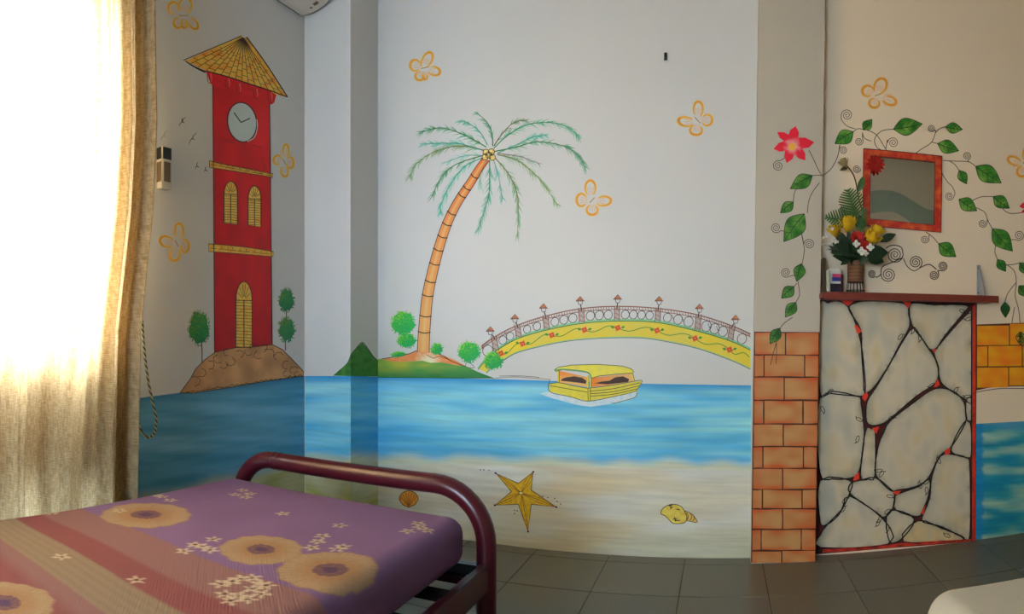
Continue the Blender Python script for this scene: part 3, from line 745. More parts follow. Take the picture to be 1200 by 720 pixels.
for (a, b) in zip(fls_, fls_[1:] + [(878, 419)]):
    q = []
    for k in range(13):
        t = k / 12; q.append((a[0] + (b[0] - a[0]) * t, a[1] + (b[1] - a[1]) * t + 3.0 * math.sin(2 * PI * t) * (1 if k else 1)))
    p.stroke(q, .9, K((70, 128, 50)), 4, raw=True)
p.build('vine', deck)
for (x, y) in fls_:
    p = Paint(sB)
    for sg in (-1, 1): p.ngon([(x + sg * 3.5, y), (x + sg * 6, y - 2.6), (x + sg * 8.5, y - 1.5), (x + sg * 6.5, y + .8)], K((60, 132, 48)), 4.5)
    p.ngon([(x + 3.6 * math.cos(a) * (1 + .25 * math.sin(4 * a)), y + 3.4 * math.sin(a) * (1 + .25 * math.sin(4 * a))) for a in [2 * PI * k / 20 for k in range(20)]], K((216, 96, 40)), 5)
    p.outline(ell((x, y), 2.2, 2.0, 0, 10), .7, K((150, 40, 20)), 6); p.build('painted_flower', deck)
RB = K((132, 84, 66)); DK = K((70, 54, 54))
rt_ = crom([(564.5, 405.5), (579.5, 395), (605, 382), (638, 371), (680, 362), (723, 359.3), (769.5, 361.5), (816, 368.8), (855, 381), (879.5, 391.5)], 7)
p = Paint(sB); p.stroke(rt_, 1.3, RB, 3, raw=True); p.stroke([(a, b + 3.6) for a, b in rt_], .9, RB, 3, raw=True)
for i in range(0, len(rt_) - 1, 1):
    a, b = rt_[i], rt_[i + 1]
    for f_ in (0, .5): x, y = a[0] + (b[0] - a[0]) * f_, a[1] + (b[1] - a[1]) * f_; p.stroke([(x, y), (x + .3, y + 3.6)], .6, RB, 3)
p.build('handrail', br)
fy = lambda c, x: wl(c)(x)
posts = [580, 607, 640, 681.5, 723, 771, 818, 857]; lam = [(574.7, 387.5), (603.5, 373), (637, 360.5), (680, 352), (724, 350), (772.5, 352), (819.8, 361), (862, 374)]
for x, (lx, ly) in zip(posts, lam):
    ya, yb = fy(rt_, x), fy(dt, x); p = Paint(sB); tl = (x - 724) / 300
    for o_ in (-3, 3): p.stroke([(x + o_ - tl * -3, ya - 1), (x + o_ + tl * -3, yb + .5)], 1.0, RB, 4)
    p.ngon([(x - 3, ya), (x + 3, ya), (x + 3, yb), (x - 3, yb)], mixc(RB, LW, .55), 3)
    for k in range(3): p.stroke([(x - 3, ya + 2 + k * (yb - ya) / 3), (x + 3, ya + (k + 1) * (yb - ya) / 3)], .7, RB, 4)
    p.stroke([(x, ya + 3), ((x + lx) / 2, (ya + ly + 5) / 2), (lx, ly + 4)], 1.3, DK, 5)
    po = p.build('post', br); p = Paint(sB)
    p.ngon([(lx - 3, ly), (lx + 3, ly), (lx + 2, ly + 5), (lx - 2, ly + 5)], LW, 6); p.outline([(lx - 3, ly), (lx + 3, ly), (lx + 2, ly + 5), (lx - 2, ly + 5)], .8, DK, 7)
    p.ngon([(lx - 5, ly + 1), (lx, ly - 4.5), (lx + 5, ly + 1)], K((176, 104, 70)), 7); p.outline([(lx - 5, ly + 1), (lx, ly - 4.5), (lx + 5, ly + 1)], .7, BRN, 8); p.build('lamp', po)
p = Paint(sB)
allp = [563] + posts + [882]
for a, b in zip(allp[:-1], allp[1:]):
    n_ = max(1, int((b - a - 6) / 10.5))
    for k in range(n_):
        x = a + 5 + (b - a - 10) * (k + .5) / n_; ya, yb = fy(rt_, x) + 4, fy(dt, x) - .5; y = (ya + yb) / 2; r = (yb - ya) / 2
        p = Paint(sB); p.outline(ell((x, y), r * .85, r * .95, 20, 16), .8, DK, 3)
        if k: p.stroke([(x - r * .86, y), (x - r * 1.05, y - r * .5), (x - r * 1.2, ya)], .6, DK, 3)
        p.build('railing_ring', br)
bush([(578.3, 423, 11, 10.5, 200)], 'green bush painted over the yellow bridge\'s left foot', (578, 433))
p = Paint(sB); p.stroke([(577, 444), (600, 442), (620, 443), (645, 445)], 1.2, K((150, 140, 130)), 3); p.stroke([(585, 441), (610, 440.8), (632, 442.5)], .6, DK, 3)
p.stroke([(545, 430), (548, 424), (556, 431), (548, 431)], .6, DK, 3)
tag(p.build('painted_shore_line'), 'thin grey shore line sketched between bridge foot and boat', 'mural shore')

# ---- boat
bo = thing('painted_boat', 'yellow covered boat painted on the sea under the bridge', 'mural boat', sB(693, 468))
z8 = zm(630, 415, 8.571)
p = Paint(sB); foam = z8([(30, 400), (70, 385), (120, 375), (330, 430), (510, 476), (700, 445), (960, 385), (1000, 380), (985, 430), (950, 455), (860, 480), (740, 500), (640, 515), (540, 532), (440, 520), (350, 500), (220, 465), (100, 432)])
p.fill(foam, lambda x, y: mixc(K((200, 200, 205)), K((150, 190, 210)), .3 + nz(x, y, .3)), 3, 3); p.build('foam', bo)
YB_, YG = K((206, 190, 50)), K((190, 176, 70))
p = Paint(sB)
hullL = z8([(122, 300), (215, 287), (500, 345), (505, 475), (330, 430), (120, 378)]); hullR = z8([(500, 345), (700, 325), (1050, 268), (1020, 330), (1000, 378), (960, 383), (760, 430), (530, 470), (505, 475)])
p.fill(hullL, lambda x, y: mixc(YB_, YG, .4 + nz(x, y, .2)), 4, 3); p.fill(hullR, lambda x, y: mixc(YB_, YG, .6 + nz(x, y, .2)), 4, 3)
for q in ([(122, 320), (300, 350), (500, 385)], [(520, 375), (760, 350), (1030, 290)], [(530, 400), (760, 380), (1020, 320)], [(530, 425), (760, 405), (1005, 350)], [(122, 300), (215, 290), (350, 318), (500, 345)], [(505, 345), (508, 475)], [(530, 345), (530, 470)], [(122, 260), (120, 378), (330, 430), (505, 475), (760, 430), (960, 383), (1005, 350), (1050, 268), (970, 275)], [(500, 345), (700, 322), (970, 275)], [(750, 500), (930, 455), (985, 430), (1000, 385)]):
    p.stroke(z8(q), .75, K((66, 66, 30)), 5, 4)
p.build('hull', bo)
p = Paint(sB)
cabL = z8([(208, 168), (505, 235), (505, 335), (400, 318), (208, 285)]); cabR = z8([(540, 240), (940, 195), (968, 272), (700, 318), (530, 335)])
OR = K((216, 118, 40)); p.fill(cabL, lambda x, y: mixc(OR, K((214, 160, 90)), (y - 437) / 9 + .3 * nz(x, y, .3)), 4, 3); p.fill(cabR, lambda x, y: mixc(OR, K((206, 160, 100)), (x - 695) / 40), 4, 3)
DB = K((58, 36, 30)); p.ngon(z8([(230, 270), (250, 248), (290, 235), (370, 225), (450, 240), (490, 270), (485, 300), (400, 288), (330, 280)]), DB, 5); p.ngon(z8([(570, 296), (640, 278), (720, 270), (780, 235), (860, 225), (920, 255), (910, 282), (800, 295), (700, 305)]), DB, 5)
for q in ([(205, 170), (208, 285)], [(505, 215), (505, 340)], [(530, 225), (530, 340)], [(945, 195), (965, 275)]): p.stroke(z8(q), 1.5, YB_, 6); p.stroke(z8([(a + 10, b) for a, b in q]), .6, DB, 7)
p.build('cabin', bo)
p = Paint(sB); roof = z8([(170, 160), (210, 135), (350, 112), (600, 105), (850, 122), (940, 150), (968, 180), (955, 192), (800, 203), (620, 222), (540, 245), (525, 205), (490, 185), (400, 172), (250, 158), (180, 178)])
p.fill(roof, lambda x, y: mixc(K((210, 196, 56)), K((196, 184, 84)), .4 + nz(x, y, .15)), 6, 3); p.outline(roof, .8, K((66, 76, 40)), 7)
p.stroke(z8([(172, 165), (250, 155), (400, 168), (490, 182), (525, 205), (540, 245)]), 1.5, K((84, 140, 90)), 8, 4); p.build('roof', bo)

# ---- starfish, shells
sf = thing('painted_starfish', 'yellow five armed starfish painted on the sand', 'mural starfish', sB(618, 622))
zs = zm(570, 540, 8.0); tips = zs([(85, 118), (440, 106), (655, 437), (390, 667), (78, 420)]); ins = zs([(300, 215), (418, 275), (420, 410), (300, 410), (235, 290)]); ctr = zs([(325, 305)])[0]
for k in range(5):
    tp, i0, i1 = tips[k], ins[k - 1], ins[k]; p = Paint(sB)
    p.fill([ctr, i0, tp, i1], lambda x, y: mixc(K((222, 178, 40)), K((190, 128, 26)), .35 + .9 * nz(x, y, .35)), 2, 2)
    p.stroke([i0, tp, i1], .9, BRN, 3, raw=True); p.stroke([ctr, ((ctr[0] + tp[0]) / 2 + .5, (ctr[1] + tp[1]) / 2), tp], .7, K((130, 74, 20)), 3); 
    for e in (.35, -.35):
        m_ = ((ctr[0] + tp[0]) / 2 + (i0[0] - i1[0]) * .25 * e * 2, (ctr[1] + tp[1]) / 2 + (i0[1] - i1[1]) * .25 * e * 2); p.stroke([ctr, m_, tp], .5, K((150, 96, 24)), 3)
    p.ellipse(tp, 1.2, 1.2, BLK, 4, 0, 8); p.build('arm', sf)
p = Paint(sB); p.ellipse(ctr, 2.6, 1.8, K((230, 206, 120)), 4); p.outline(ell(ctr, 2.6, 1.8), .6, BRN, 5)
for x, y in ((563, 551), (567, 551), (573, 551.5), (603, 598.5), (606, 599), (603, 602), (636, 582), (642, 583.5), (650, 584.5), (657, 591), (653, 588)): p.ellipse((x, y), .8, .8, BRN, 3, 0, 6)
p.build('speckles', sf)['kind'] = 'stuff'
sc = thing('painted_scallop_shell', 'small orange scallop shell painted just above the bed rail', 'mural shell', sB(479, 592))
p = Paint(sB); q = [(468, 586)] + [(479 + 11.3 * math.cos(a), 586 - 10.5 * math.sin(a)) for a in [PI - PI * k / 12 for k in range(1, 12)]] + [(490, 586), (486, 592), (479, 595), (472, 592)]
p.fill(q, lambda x, y: mixc(K((214, 146, 52)), K((186, 108, 40)), .4 + nz(x, y, .4)), 2, 2.5); p.outline(q, .8, BRN, 3)
for k in range(7): a = PI * (k + 1) / 8; p.stroke([(479, 594), (479 + 10 * math.cos(a), 586 - 9 * math.sin(a))], .6, K((130, 70, 24)), 3)
p.build('shell', sc)
co_ = thing('painted_conch_shell', 'yellow spiral conch shell painted low on the sand near the brick column', 'mural shell', sB(798, 614))
zc = zm(760, 575, 14.4)
p = Paint(sB); q = zc([(205, 390), (240, 310), (330, 250), (430, 235), (540, 265), (600, 340), (645, 430), (640, 510), (580, 555), (430, 560), (370, 520), (280, 430)])
p.fill(q, lambda x, y: mixc(K((216, 190, 84)), K((196, 158, 50)), .3 + nz(x, y, .2)), 2, 2.5, 3); p.outline(q, .8, BRN, 3, 3)
for q in ([(340, 258), (400, 250)], [(370, 258), (378, 315)], [(375, 290), (410, 285)], [(440, 450), (455, 525)], [(410, 490), (480, 480)], [(450, 510), (530, 508)], [(470, 320), (530, 325)]): p.stroke(zc(q), 1.1, BRN, 3)
p.build('shell_body', co_)
p = Paint(sB); q = zc([(600, 340), (690, 375), (750, 410), (800, 480), (830, 535), (800, 545), (700, 520), (640, 510), (645, 430)])
p.fill(q, lambda x, y: K((206, 168, 80)), 2, 2.5); p.outline(q, .7, BRN, 3)
for q in ([(640, 370), (670, 440), (650, 500)], [(700, 380), (730, 450), (700, 510)], [(750, 410), (775, 470), (745, 520)]): p.stroke(zc(q), .7, BRN, 3)
p.build('spire', co_)

# ---- painted bricks on the column
rowy = [389.7, 416.4, 442.2, 469.4, 497.3, 523.8, 549.3, 574, 596.7, 620.7, 645.6, 660]
jx = [[920.6], [895.3, 943], [919], [895, 941], [918], [894, 941.5], [917], [893.3, 940], [917], [892, 939], [916]]
def colpx(y, k):   # pixel x of the column's edge at pixel row y
    z = sC(900, y).z; return CX + F * math.atan2(colx(z, k), YC)
p = Paint(sC)
p.ngon([(colpx(389, 0), 389), (colpx(389, 1), 389.5), (colpx(659, 1), 659.4), (colpx(659, 0), 659.6)], K((58, 28, 16), 'C'), 0)
p.build('brick_joints', wall_column, label='dark brown lines between the painted bricks')
for i in range(11):
    ya, yb = rowy[i], rowy[i + 1]
    xs = [colpx((ya + yb) / 2, 0) + .4] + jx[i] + [colpx((ya + yb) / 2, 1) - .2]
    for k in range(len(xs) - 1):
        g = .75; x0, x1 = xs[k] + g, xs[k + 1] - g; y0, y1 = ya + g, yb - g * (1 if i < 10 else .3)
        p = Paint(sC); sd = i * 5 + k
        def bc(x, y, x0=x0, x1=x1, y0=y0, y1=y1, sd=sd, i=i):
            ed = min(y - y0, y1 - y) / (y1 - y0) * 2
            n = nz(x * .05, y * .09, 1, sd)
            c = mixc(K((164, 116, 66), 'C'), K((156, 94, 46), 'C'), .4 + n)
            f_ = max(0, .75 - ed * 2.0 + n * .8 if (i % 3 != 1) else .4 - ed * 1.6 + n)
            s_ = max(0, (896 - x) / 20, (x - 942) / 18)
            return mixc(c, K((172, 66, 22), 'C'), min(.9, f_ * .8 + s_ * .55))
        r_ = lambda: random.uniform(-.5, .5)
        p.fill([(x0, y0 + r_()), ((x0 + x1) / 2, y0 + r_()), (x1, y0 + r_()), (x1 + r_() * .5, (y0 + y1) / 2), (x1, y1 + r_()), ((x0 + x1) / 2, y1 + r_()), (x0, y1 + r_()), (x0 + r_() * .5, (y0 + y1) / 2)], bc, 1, 4)
        p.build('brick', wall_column)

# ---- painted brick band right of the stone panel
ab = thing('painted_brick_arch', 'orange yellow bricks painted on the wall right of the stone panel', 'mural bricks', sB(1172, 456))
p = Paint(sB); p.ngon([(1144, 380.5), (1172, 379.5), (1200, 378.5), (1262, 377), (1262, 453), (1200, 453), (1170, 453.5), (1157, 455), (1144, 458)], K((70, 34, 12), 'R'), 1); p.build('brick_joints', ab)
for (x0, x1, y0, y1) in ((1144.5, 1183, 381.5, 405.4), (1183, 1222, 379, 404.8), (1222, 1262, 378, 404), (1144.5, 1157.7, 405.8, 430), (1157.7, 1198, 405.2, 430), (1198, 1238, 405, 429.5), (1238, 1262, 404.5, 429), (1144.5, 1182, 430.5, 455), (1182, 1222, 430.2, 452.5), (1222, 1262, 429.8, 452)):
    p = Paint(sB); p.fill([(x0 + .6, y0 + .6), (x1 - .6, y0 + .3), (x1 - .6, y1 - .8), (x0 + .6, y1 - .4)], lambda x, y: mixc(K((190, 118, 12), 'R'), K((180, 82, 14), 'R'), .4 + nz(x * .06, y * .1)), 2, 4); p.build('brick', ab)
p = Paint(sB); p.stroke([(1144, 460), (1170, 455.8), (1200, 455.5), (1262, 455)], .8, BRN, 3); p.build('brick_outline', ab)

# ---- painted stone panel
sp_ = thing('painted_stone_panel', 'large panel of pale rounded stones with red and black joints painted under the shelf', 'mural stones', sB(1050, 640))
p = Paint(sB); BK = K((34, 12, 8), 'R')
p.fill([(956, 351), (1000, 350), (1145, 353), (1144, 500), (1143.5, 634), (1100, 638.5), (1040, 643), (956, 650)], lambda x, y: mixc(BK, K((84, 16, 10), 'R'), .3 + nz(x, y, .12)), 0, 6); p.build('joints', sp_)
stones = [
 [(961, 362), (970, 356.7), (981, 354.4), (991, 359), (997.8, 371), (1004, 389), (1008, 406.7), (1011, 433), (1012, 460), (1003, 462.6), (972, 459.5), (962, 457.8)],
 [(996.2, 362), (1003, 356.7), (1016.7, 354.4), (1058, 357), (1063.2, 369), (1064.2, 383), (1052.5, 404), (1039.5, 428.5), (1025, 450.5), (1015, 459), (1013.8, 446.7), (1011.5, 413), (1011, 391), (1006, 377.8)],
 [(1067.2, 360), (1073.3, 356.7), (1095.6, 359), (1131, 359), (1128, 366), (1106, 392.5), (1097.4, 406), (1090.2, 408), (1082.5, 397), (1070, 380)],
 [(1135.5, 368.5), (1138.6, 374), (1138, 465.5), (1131, 466), (1107.2, 451), (1102, 440), (1101.2, 429), (1096.4, 415.6), (1099, 409.5), (1113.8, 391.5)],
 [(1067.8, 388), (1076, 394), (1087, 409.7), (1094.8, 422.5), (1098, 435.6), (1094.8, 448.5), (1072.5, 463.6), (1044, 488), (1032, 496), (1018.5, 496.3), (1016.4, 484.4), (1018, 470.5), (1027, 456.5), (1041, 433.5)],
 [(962, 467), (1003, 466), (1007.4, 473), (1010.3, 495.6), (1011.2, 510), (1009.3, 530), (1005.4, 551.5), (997, 559), (975, 560), (962, 552.5)],
 [(1015.6, 506.6), (1021, 504.8), (1024.2, 508), (1023.7, 557), (1017.5, 560), (1010, 557)],
 [(1045, 494), (1073.6, 472), (1088.4, 461), (1102, 456.6), (1117.5, 461), (1128, 471.8), (1130, 484.4), (1130, 494.5), (1114.3, 522), (1099.2, 534.5), (1086.8, 559.3), (1072.2, 569.2), (1052.5, 573), (1045, 574), (1033.2, 563.2), (1027, 552), (1031, 522.8), (1037, 508)],
 [(1135.5, 496), (1138, 532), (1130, 534.2), (1117, 529.4), (1118.3, 520.3), (1128, 501)],
 [(1133.5, 470.5), (1138.5, 469), (1138.5, 489), (1134, 491.5)],
 [(1103, 536), (1117.5, 534.8), (1131.5, 538.3), (1135, 547.8), (1135.2, 626.5), (1127.5, 627.8), (1105.3, 616.5), (1085.5, 611.5), (1082, 607.2), (1091, 585), (1093.4, 560.4)],
 [(1053, 580.8), (1077.7, 571.9), (1088, 563.8), (1086.7, 580), (1080.2, 597), (1074.6, 604.2), (1050.7, 596.8), (1050.2, 585.5)],
 [(1040.8, 605.3), (1048.8, 599.8), (1070, 609.2), (1057, 629.3), (1047.5, 635), (1043.6, 633.4), (1040.8, 620)],
 [(1076.2, 612), (1102.5, 620.9), (1126, 630.2), (1121, 632.8), (1059.5, 634)],
 [(998.3, 568), (1010, 564.6), (1025.7, 561.9), (1042, 574.4), (1046.7, 580.3), (1045.2, 594.6), (1036, 605), (1027.9, 599.3), (998.3, 578.6)],
 [(962, 564.6), (994.4, 564.6), (995.2, 575), (982, 602), (967.3, 614), (962.5, 609.6)],
 [(996.2, 583.5), (1034.3, 610.5), (1040.2, 636.6), (962, 640.5), (963, 627.6), (970.4, 616.6), (988, 598.2)]]
for k, q in enumerate(stones):
    p = Paint(sB); xs = [a for a, b in q]; ys = [b for a, b in q]
    mxq, myq = sum(xs) / len(xs), sum(ys) / len(ys); qq = crom(q, 3, True)
    area2 = sum(a[0] * b[1] - b[0] * a[1] for a, b in zip(qq, qq[1:] + qq[:1])); q2 = []
    for i in range(len(qq)):
        a, b = qq[i - 1], qq[(i + 1) % len(qq)]; dx, dy = b[0] - a[0], b[1] - a[1]; L = math.hypot(dx, dy) or 1; e = 1.7 if area2 > 0 else -1.7
        q2.append((min(qq[i][0] + dy / L * e, 1138.6), qq[i][1] - dx / L * e))
    qq = q2
    base = K((160, 144, 120), 'R') if k != 13 else K((164, 138, 92), 'R')
    shade = K((126, 116, 96), 'R'); warm = K((160, 138, 100), 'R'); cool = K((142, 132, 114), 'R'); darkk = K((92, 80, 62), 'R')
    def sc_(x, y, q=qq, k=k, base=base):
        d = min(math.hypot(x - a, y - b) for a, b in q)
        n = nz(x * .04, y * .04, 1, k) + .4 * nz(x * .12, y * .03, 1, k + 30)
        c = mixc(base, warm if n > 0 else cool, abs(n) * 1.3)
        c = mixc(c, shade, max(0, .85 - d / 11 + n * .7 + .25 * nz(x * .3, y * .02, 1, k + 60)) * .9)
        return mixc(c, darkk, max(0, .8 - d / 2.6))
    p.fill(qq, sc_, 1 + .15 * (k % 3), 3.4); p.outline(qq, 1.5, (.014, .009, .007), 2); p.build('stone', sp_)
p = Paint(sB)
RD = K((186, 42, 26), 'R')
for q in ([(1001, 381), (1004.5, 381.5), (1009.5, 388), (1007, 391), (1004, 390)], [(1011, 463), (1016, 459.5), (1017.5, 464), (1014, 471), (1010.5, 467)], [(1022, 502), (1030.5, 500), (1027, 509), (1024.5, 506)], [(1099, 444.5), (1101.5, 451), (1097, 454), (1093.5, 453.5)],
          [(1107, 528), (1114, 524.5), (1113, 532), (1107, 534)], [(1046, 576.5), (1056.5, 575), (1052, 580.5), (1049, 580)], [(1001, 558), (1006.5, 553.5), (1007, 562), (1000, 564)], [(1079, 601), (1085, 592), (1082, 604)], [(1092, 410), (1097, 409), (1095, 414)], [(985, 352.5), (1001, 352.5), (994, 359)], [(1058, 353.5), (1068, 354), (1064.5, 362)]):
    p = Paint(sB); p.ngon(q, RD, 2.6); p.build('red_wedge', sp_)
p = Paint(sB)
p.fill([(1139.6, 360), (1143.4, 356), (1143.2, 634), (1139, 634)], lambda x, y: mixc(RD, K((110, 24, 14), 'R'), .3 + nz(x * .3, y * .05)), 2, 4)
p.fill([(964, 644.2), (1000, 642), (1060, 636.5), (1138, 632), (1138, 635), (1060, 640.5), (1000, 645.8), (964, 648)], lambda x, y: mixc(RD, BK, .25 + nz(x * .1, y * .3)), 2, 3)
p.build('red_border', sp_)
p = Paint(sB)
for (x, y) in ((973, 459), (964, 480), (1007, 492), (1135, 366), (1128, 365), (1135, 374), (1070, 387), (1078, 396), (1055, 395), (1045, 490), (1030, 552), (1033, 556), (1092, 452), (1120, 458), (1134, 465), (1005, 515), (1029, 613), (990, 587), (988, 597), (1040, 600), (1086, 565), (1086, 575), (1043, 582), (1100, 540), (1110, 628), (1031, 609), (1040, 619), (1078, 569)):
    a = random.uniform(0, 6); p.outline(ell((x, y), 4.0, 1.8, math.degrees(a), 12), .75, BLK, 3); p.stroke([(x + 4 * math.cos(a), y + 4 * math.sin(a)), (x + 6 * math.cos(a + .4), y + 6 * math.sin(a + .4))], .9, BLK, 3)
p.build('twig_marks', sp_)['kind'] = 'stuff'

# ---- leaves, tendrils, flowers
def leaf(surf, b, t, w, ref, root, dark=0.0):
    p = Paint(surf); dx, dy = t[0] - b[0], t[1] - b[1]; L = math.hypot(dx, dy); ux, uy = dx / L, dy / L; nx, ny = -uy, ux; w *= .56
    prof = [(0, 0), (.12, .42), (.3, .92), (.48, 1), (.68, .72), (.86, .32), (1, 0)]
    up = [(b[0] + ux * L * a + nx * w * h, b[1] + uy * L * a + ny * w * h) for a, h in prof]
    dn = [(b[0] + ux * L * a - nx * w * h, b[1] + uy * L * a - ny * w * h) for a, h in prof[-2:0:-1]]
    q = crom(up, 3) + crom([up[-1]] + dn + [up[0]], 3)[1:-1]
    sd = random.random() * 50
    c1, c2, c3 = mul(K((44, 100, 22), ref), 1 - dark), mul(K((92, 124, 46), ref), 1 - dark), mul(K((18, 58, 12), ref), 1 - dark)
    def f(x, y):
        n = nz(x * .12, y * .12, 1, sd); s_ = ((x - b[0]) * nx + (y - b[1]) * ny) / w
        return mixc(mixc(c1, c2, .2 + n + .35 * s_), c3, max(0, -n - .05 + .3 * abs(s_)))
    p.fill(q, f, 2, 2.2); p.outline(q, .7, K((34, 40, 18), ref), 3)
    p.stroke([b, (b[0] + dx * .5 + nx * .8, b[1] + dy * .5 + ny * .8), t], .9, K((22, 40, 16), ref), 3.5, taper=(1.2, .5))
    for a in (.25, .45, .65):
        for sg in (1, -1):
            x0, y0 = b[0] + dx * a, b[1] + dy * a; e = w * .62 * (1 - abs(a - .45))
            p.stroke([(x0, y0), (x0 + ux * L * .14 + nx * e * sg, y0 + uy * L * .14 + ny * e * sg)], .55, K((22, 50, 18), ref), 3.5, 2)
    return p.build('leaf', root)
def tendril(surf, c, r, ref, root, a0=0, sgn=1, w=.8, turns=2.4, tail=None, col=(60, 44, 34)):
    p = Paint(surf); q = []
    N = 34
    for i in range(N + 1):
        t = i / N; rr = r * (.08 + .92 * t); a = a0 - sgn * 2 * PI * turns * (1 - t); q.append((c[0] + rr * math.cos(a), c[1] + rr * math.sin(a)))
    if tail: q = q + crom([q[-1]] + tail, 5)[1:]
    p.stroke(q, w, K(col, ref), 2, raw=True, taper=(.8, 1.1)); return p.build('tendril', root)
def stems(surf, lst, ref, root, w=.9):
    for q in lst:
        p = Paint(surf); p.stroke(q, w, K((74, 56, 40), ref), 1.5, 5); p.build('stem', root)
def star_flower(surf, c, tips, notches, ref, label):
    root = thing('painted_star_flower', label, 'mural flower', surf(*c), 'painted pink flowers')
    for k in range(len(tips)):
        n0, n1 = notches[k - 1], notches[k]; t = tips[k]; p = Paint(surf)
        def f(x, y):
            d = math.hypot(x - c[0], y - c[1]) / math.hypot(t[0] - c[0], t[1] - c[1])
            return mixc(K((228, 130, 126), ref), K((206, 22, 40), ref), (d - .12) * 2.9 + .5 * nz(x, y, .25))
        m0 = ((n0[0] + t[0]) / 2 + (n0[0] - n1[0]) * .2, (n0[1] + t[1]) / 2 + (n0[1] - n1[1]) * .2); m1 = ((n1[0] + t[0]) / 2 + (n1[0] - n0[0]) * .2, (n1[1] + t[1]) / 2 + (n1[1] - n0[1]) * .2)
        p.fill([c, n0, m0, t, m1, n1], f, 4 + .2 * k, 2); p.build('petal', root)
    p = Paint(surf); p.ellipse(c, 4.2, 4.4, K((222, 140, 40), ref), 6.5); p.build('flower_centre', root)
zf = zm(900, 140, 12.0)
star_flower(sC, (928.3, 172), zf([(390, 95), (650, 320), (525, 578), (262, 615), (78, 415), (128, 178)]), zf([(425, 255), (480, 410), (372, 485), (242, 440), (225, 305), (290, 215)]), 'C', 'pink red six petalled flower painted high on the column')
star_flower(sB, (1207, 240), [(1207, 224), (1221, 232), (1220, 249), (1207, 257), (1196, 250), (1194.5, 242)], [(1211, 234), (1213, 240), (1211, 246), (1205, 247), (1202, 244), (1202, 237)], 'R', 'pink flower cut off by the photo\'s right edge')

cv = thing('painted_column_vine', 'leafy vine with curled tendrils painted down the column below the pink flower', 'mural vine', sC(914, 385))
for b, t, wd in (((952, 205.8), (926, 221.4), 15), ((929.7, 237), (914.5, 249.8), 11), ((942.5, 250.6), (918.4, 283.6), 21), ((939.4, 309), (933.6, 330), 12), ((930.5, 336), (915.7, 349.8), 12), ((932.8, 354.4), (920.3, 372), 11.5), ((914, 384.8), (902.4, 403.4), 11.5)): leaf(sC, b, t, wd, 'C', cv)
stems(sC, [[(952, 206), (958, 205.5), (963.5, 206)], [(935, 219), (931, 226), (929.7, 237)], [(960.5, 214), (953, 224), (948, 235), (946, 250)], [(939.5, 262), (939.8, 276), (942.5, 293), (940, 309)], [(935, 330), (937, 345), (933, 354)], [(930.5, 336), (934, 332)], [(929, 372), (919, 379), (913.5, 386)], [(948, 176), (954, 188), (958, 197), (963, 206)], [(911, 398), (906, 415), (903, 428)], [(910, 402), (910, 415), (909.5, 427)]], 'C', cv)
tendril(sC, (912, 194.5), 6.5, 'C', cv, -1.2, 1, tail=[(921, 184)]); tendril(sC, (909.4, 267), 6.2, 'C', cv, .6, -1, tail=[(919, 271)]); tendril(sC, (948.3, 286.4), 6.4, 'C', cv, PI, -1, tail=[(940, 276)]); tendril(sC, (921, 319.4), 6, 'C', cv, .9, -1, tail=[(934, 322)])

wv = thing('painted_wall_vine', 'leafy vine with many curled tendrils painted around the mirror', 'mural vine', sB(1112, 300))
for b, t, wd, dk in (((1000, 154.4), (978.3, 168.5), 15, 0), ((1011.6, 152.4), (1021.9, 139.9), 10, 0), ((1047, 151.3), (1081, 145.2), 18, 0), ((1108, 148.7), (1128, 151.7), 11, 0), ((1098.7, 168.3), (1123.7, 176.9), 14, 0), ((1143.3, 195), (1173.5, 214.7), 18, 0), ((1124, 199.7), (1132.8, 215.8), 10, 0),
                     ((1123.7, 233.7), (1144.9, 247.2), 14, 0), ((1164, 230.6), (1183, 244.3), 13, 0), ((1162.8, 268.3), (1186.7, 294.7), 18, 0), ((1169, 304.4), (1178.6, 318.4), 9.5, 0), ((1177.8, 354), (1178.4, 372.5), 9.5, .6), ((1196, 389), (1196.3, 405), 10, .6), ((1195, 308), (1206, 322), 10, 0), ((1194, 335), (1206, 348), 11, .2), ((1100, 285.6), (1120.3, 301.2), 15, 0)):
    leaf(sB, b, t, wd, 'R', wv, dk)
stems(sB, [[(1000, 154.5), (1005, 151), (1011, 151.5), (1015, 152), (1027, 158), (1035, 170), (1038.7, 176)], [(984.4, 169.7), (981.4, 184), (973.8, 198), (963, 207)], [(1047.9, 151.3), (1033.3, 153.6), (1025, 162.8), (1027, 172), (1031.8, 175.5)], [(1096.5, 154.5), (1091.7, 166.7), (1080, 174.7), (1072, 180.5)], [(1096, 156), (1101, 151), (1108, 148.7)], [(1091.7, 166.7), (1098.7, 168.3)],
           [(1105, 188.3), (1120, 189), (1135, 189.7), (1143, 195)], [(1113, 189), (1119, 193), (1124, 199.7)], [(1139.6, 235), (1150, 230.8), (1164, 230.6)], [(1175, 245), (1184.4, 250.3), (1203, 248.5)], [(1144, 243.5), (1154, 249), (1158, 259.6), (1163, 268)], [(1166.8, 287), (1166, 296), (1169, 304.4)], [(1179, 310), (1188.4, 317.6), (1191, 331), (1189.7, 346.7), (1194, 365), (1196, 389)], [(1191, 331), (1181, 344), (1177.8, 354)], [(1178, 311), (1188, 310), (1196, 308)],
           [(1085, 272), (1092.5, 277.5), (1100, 285.6)], [(1010.5, 155), (1013, 162), (1021, 165.5)], [(1189, 360), (1186, 378), (1187, 392)]], 'R', wv)
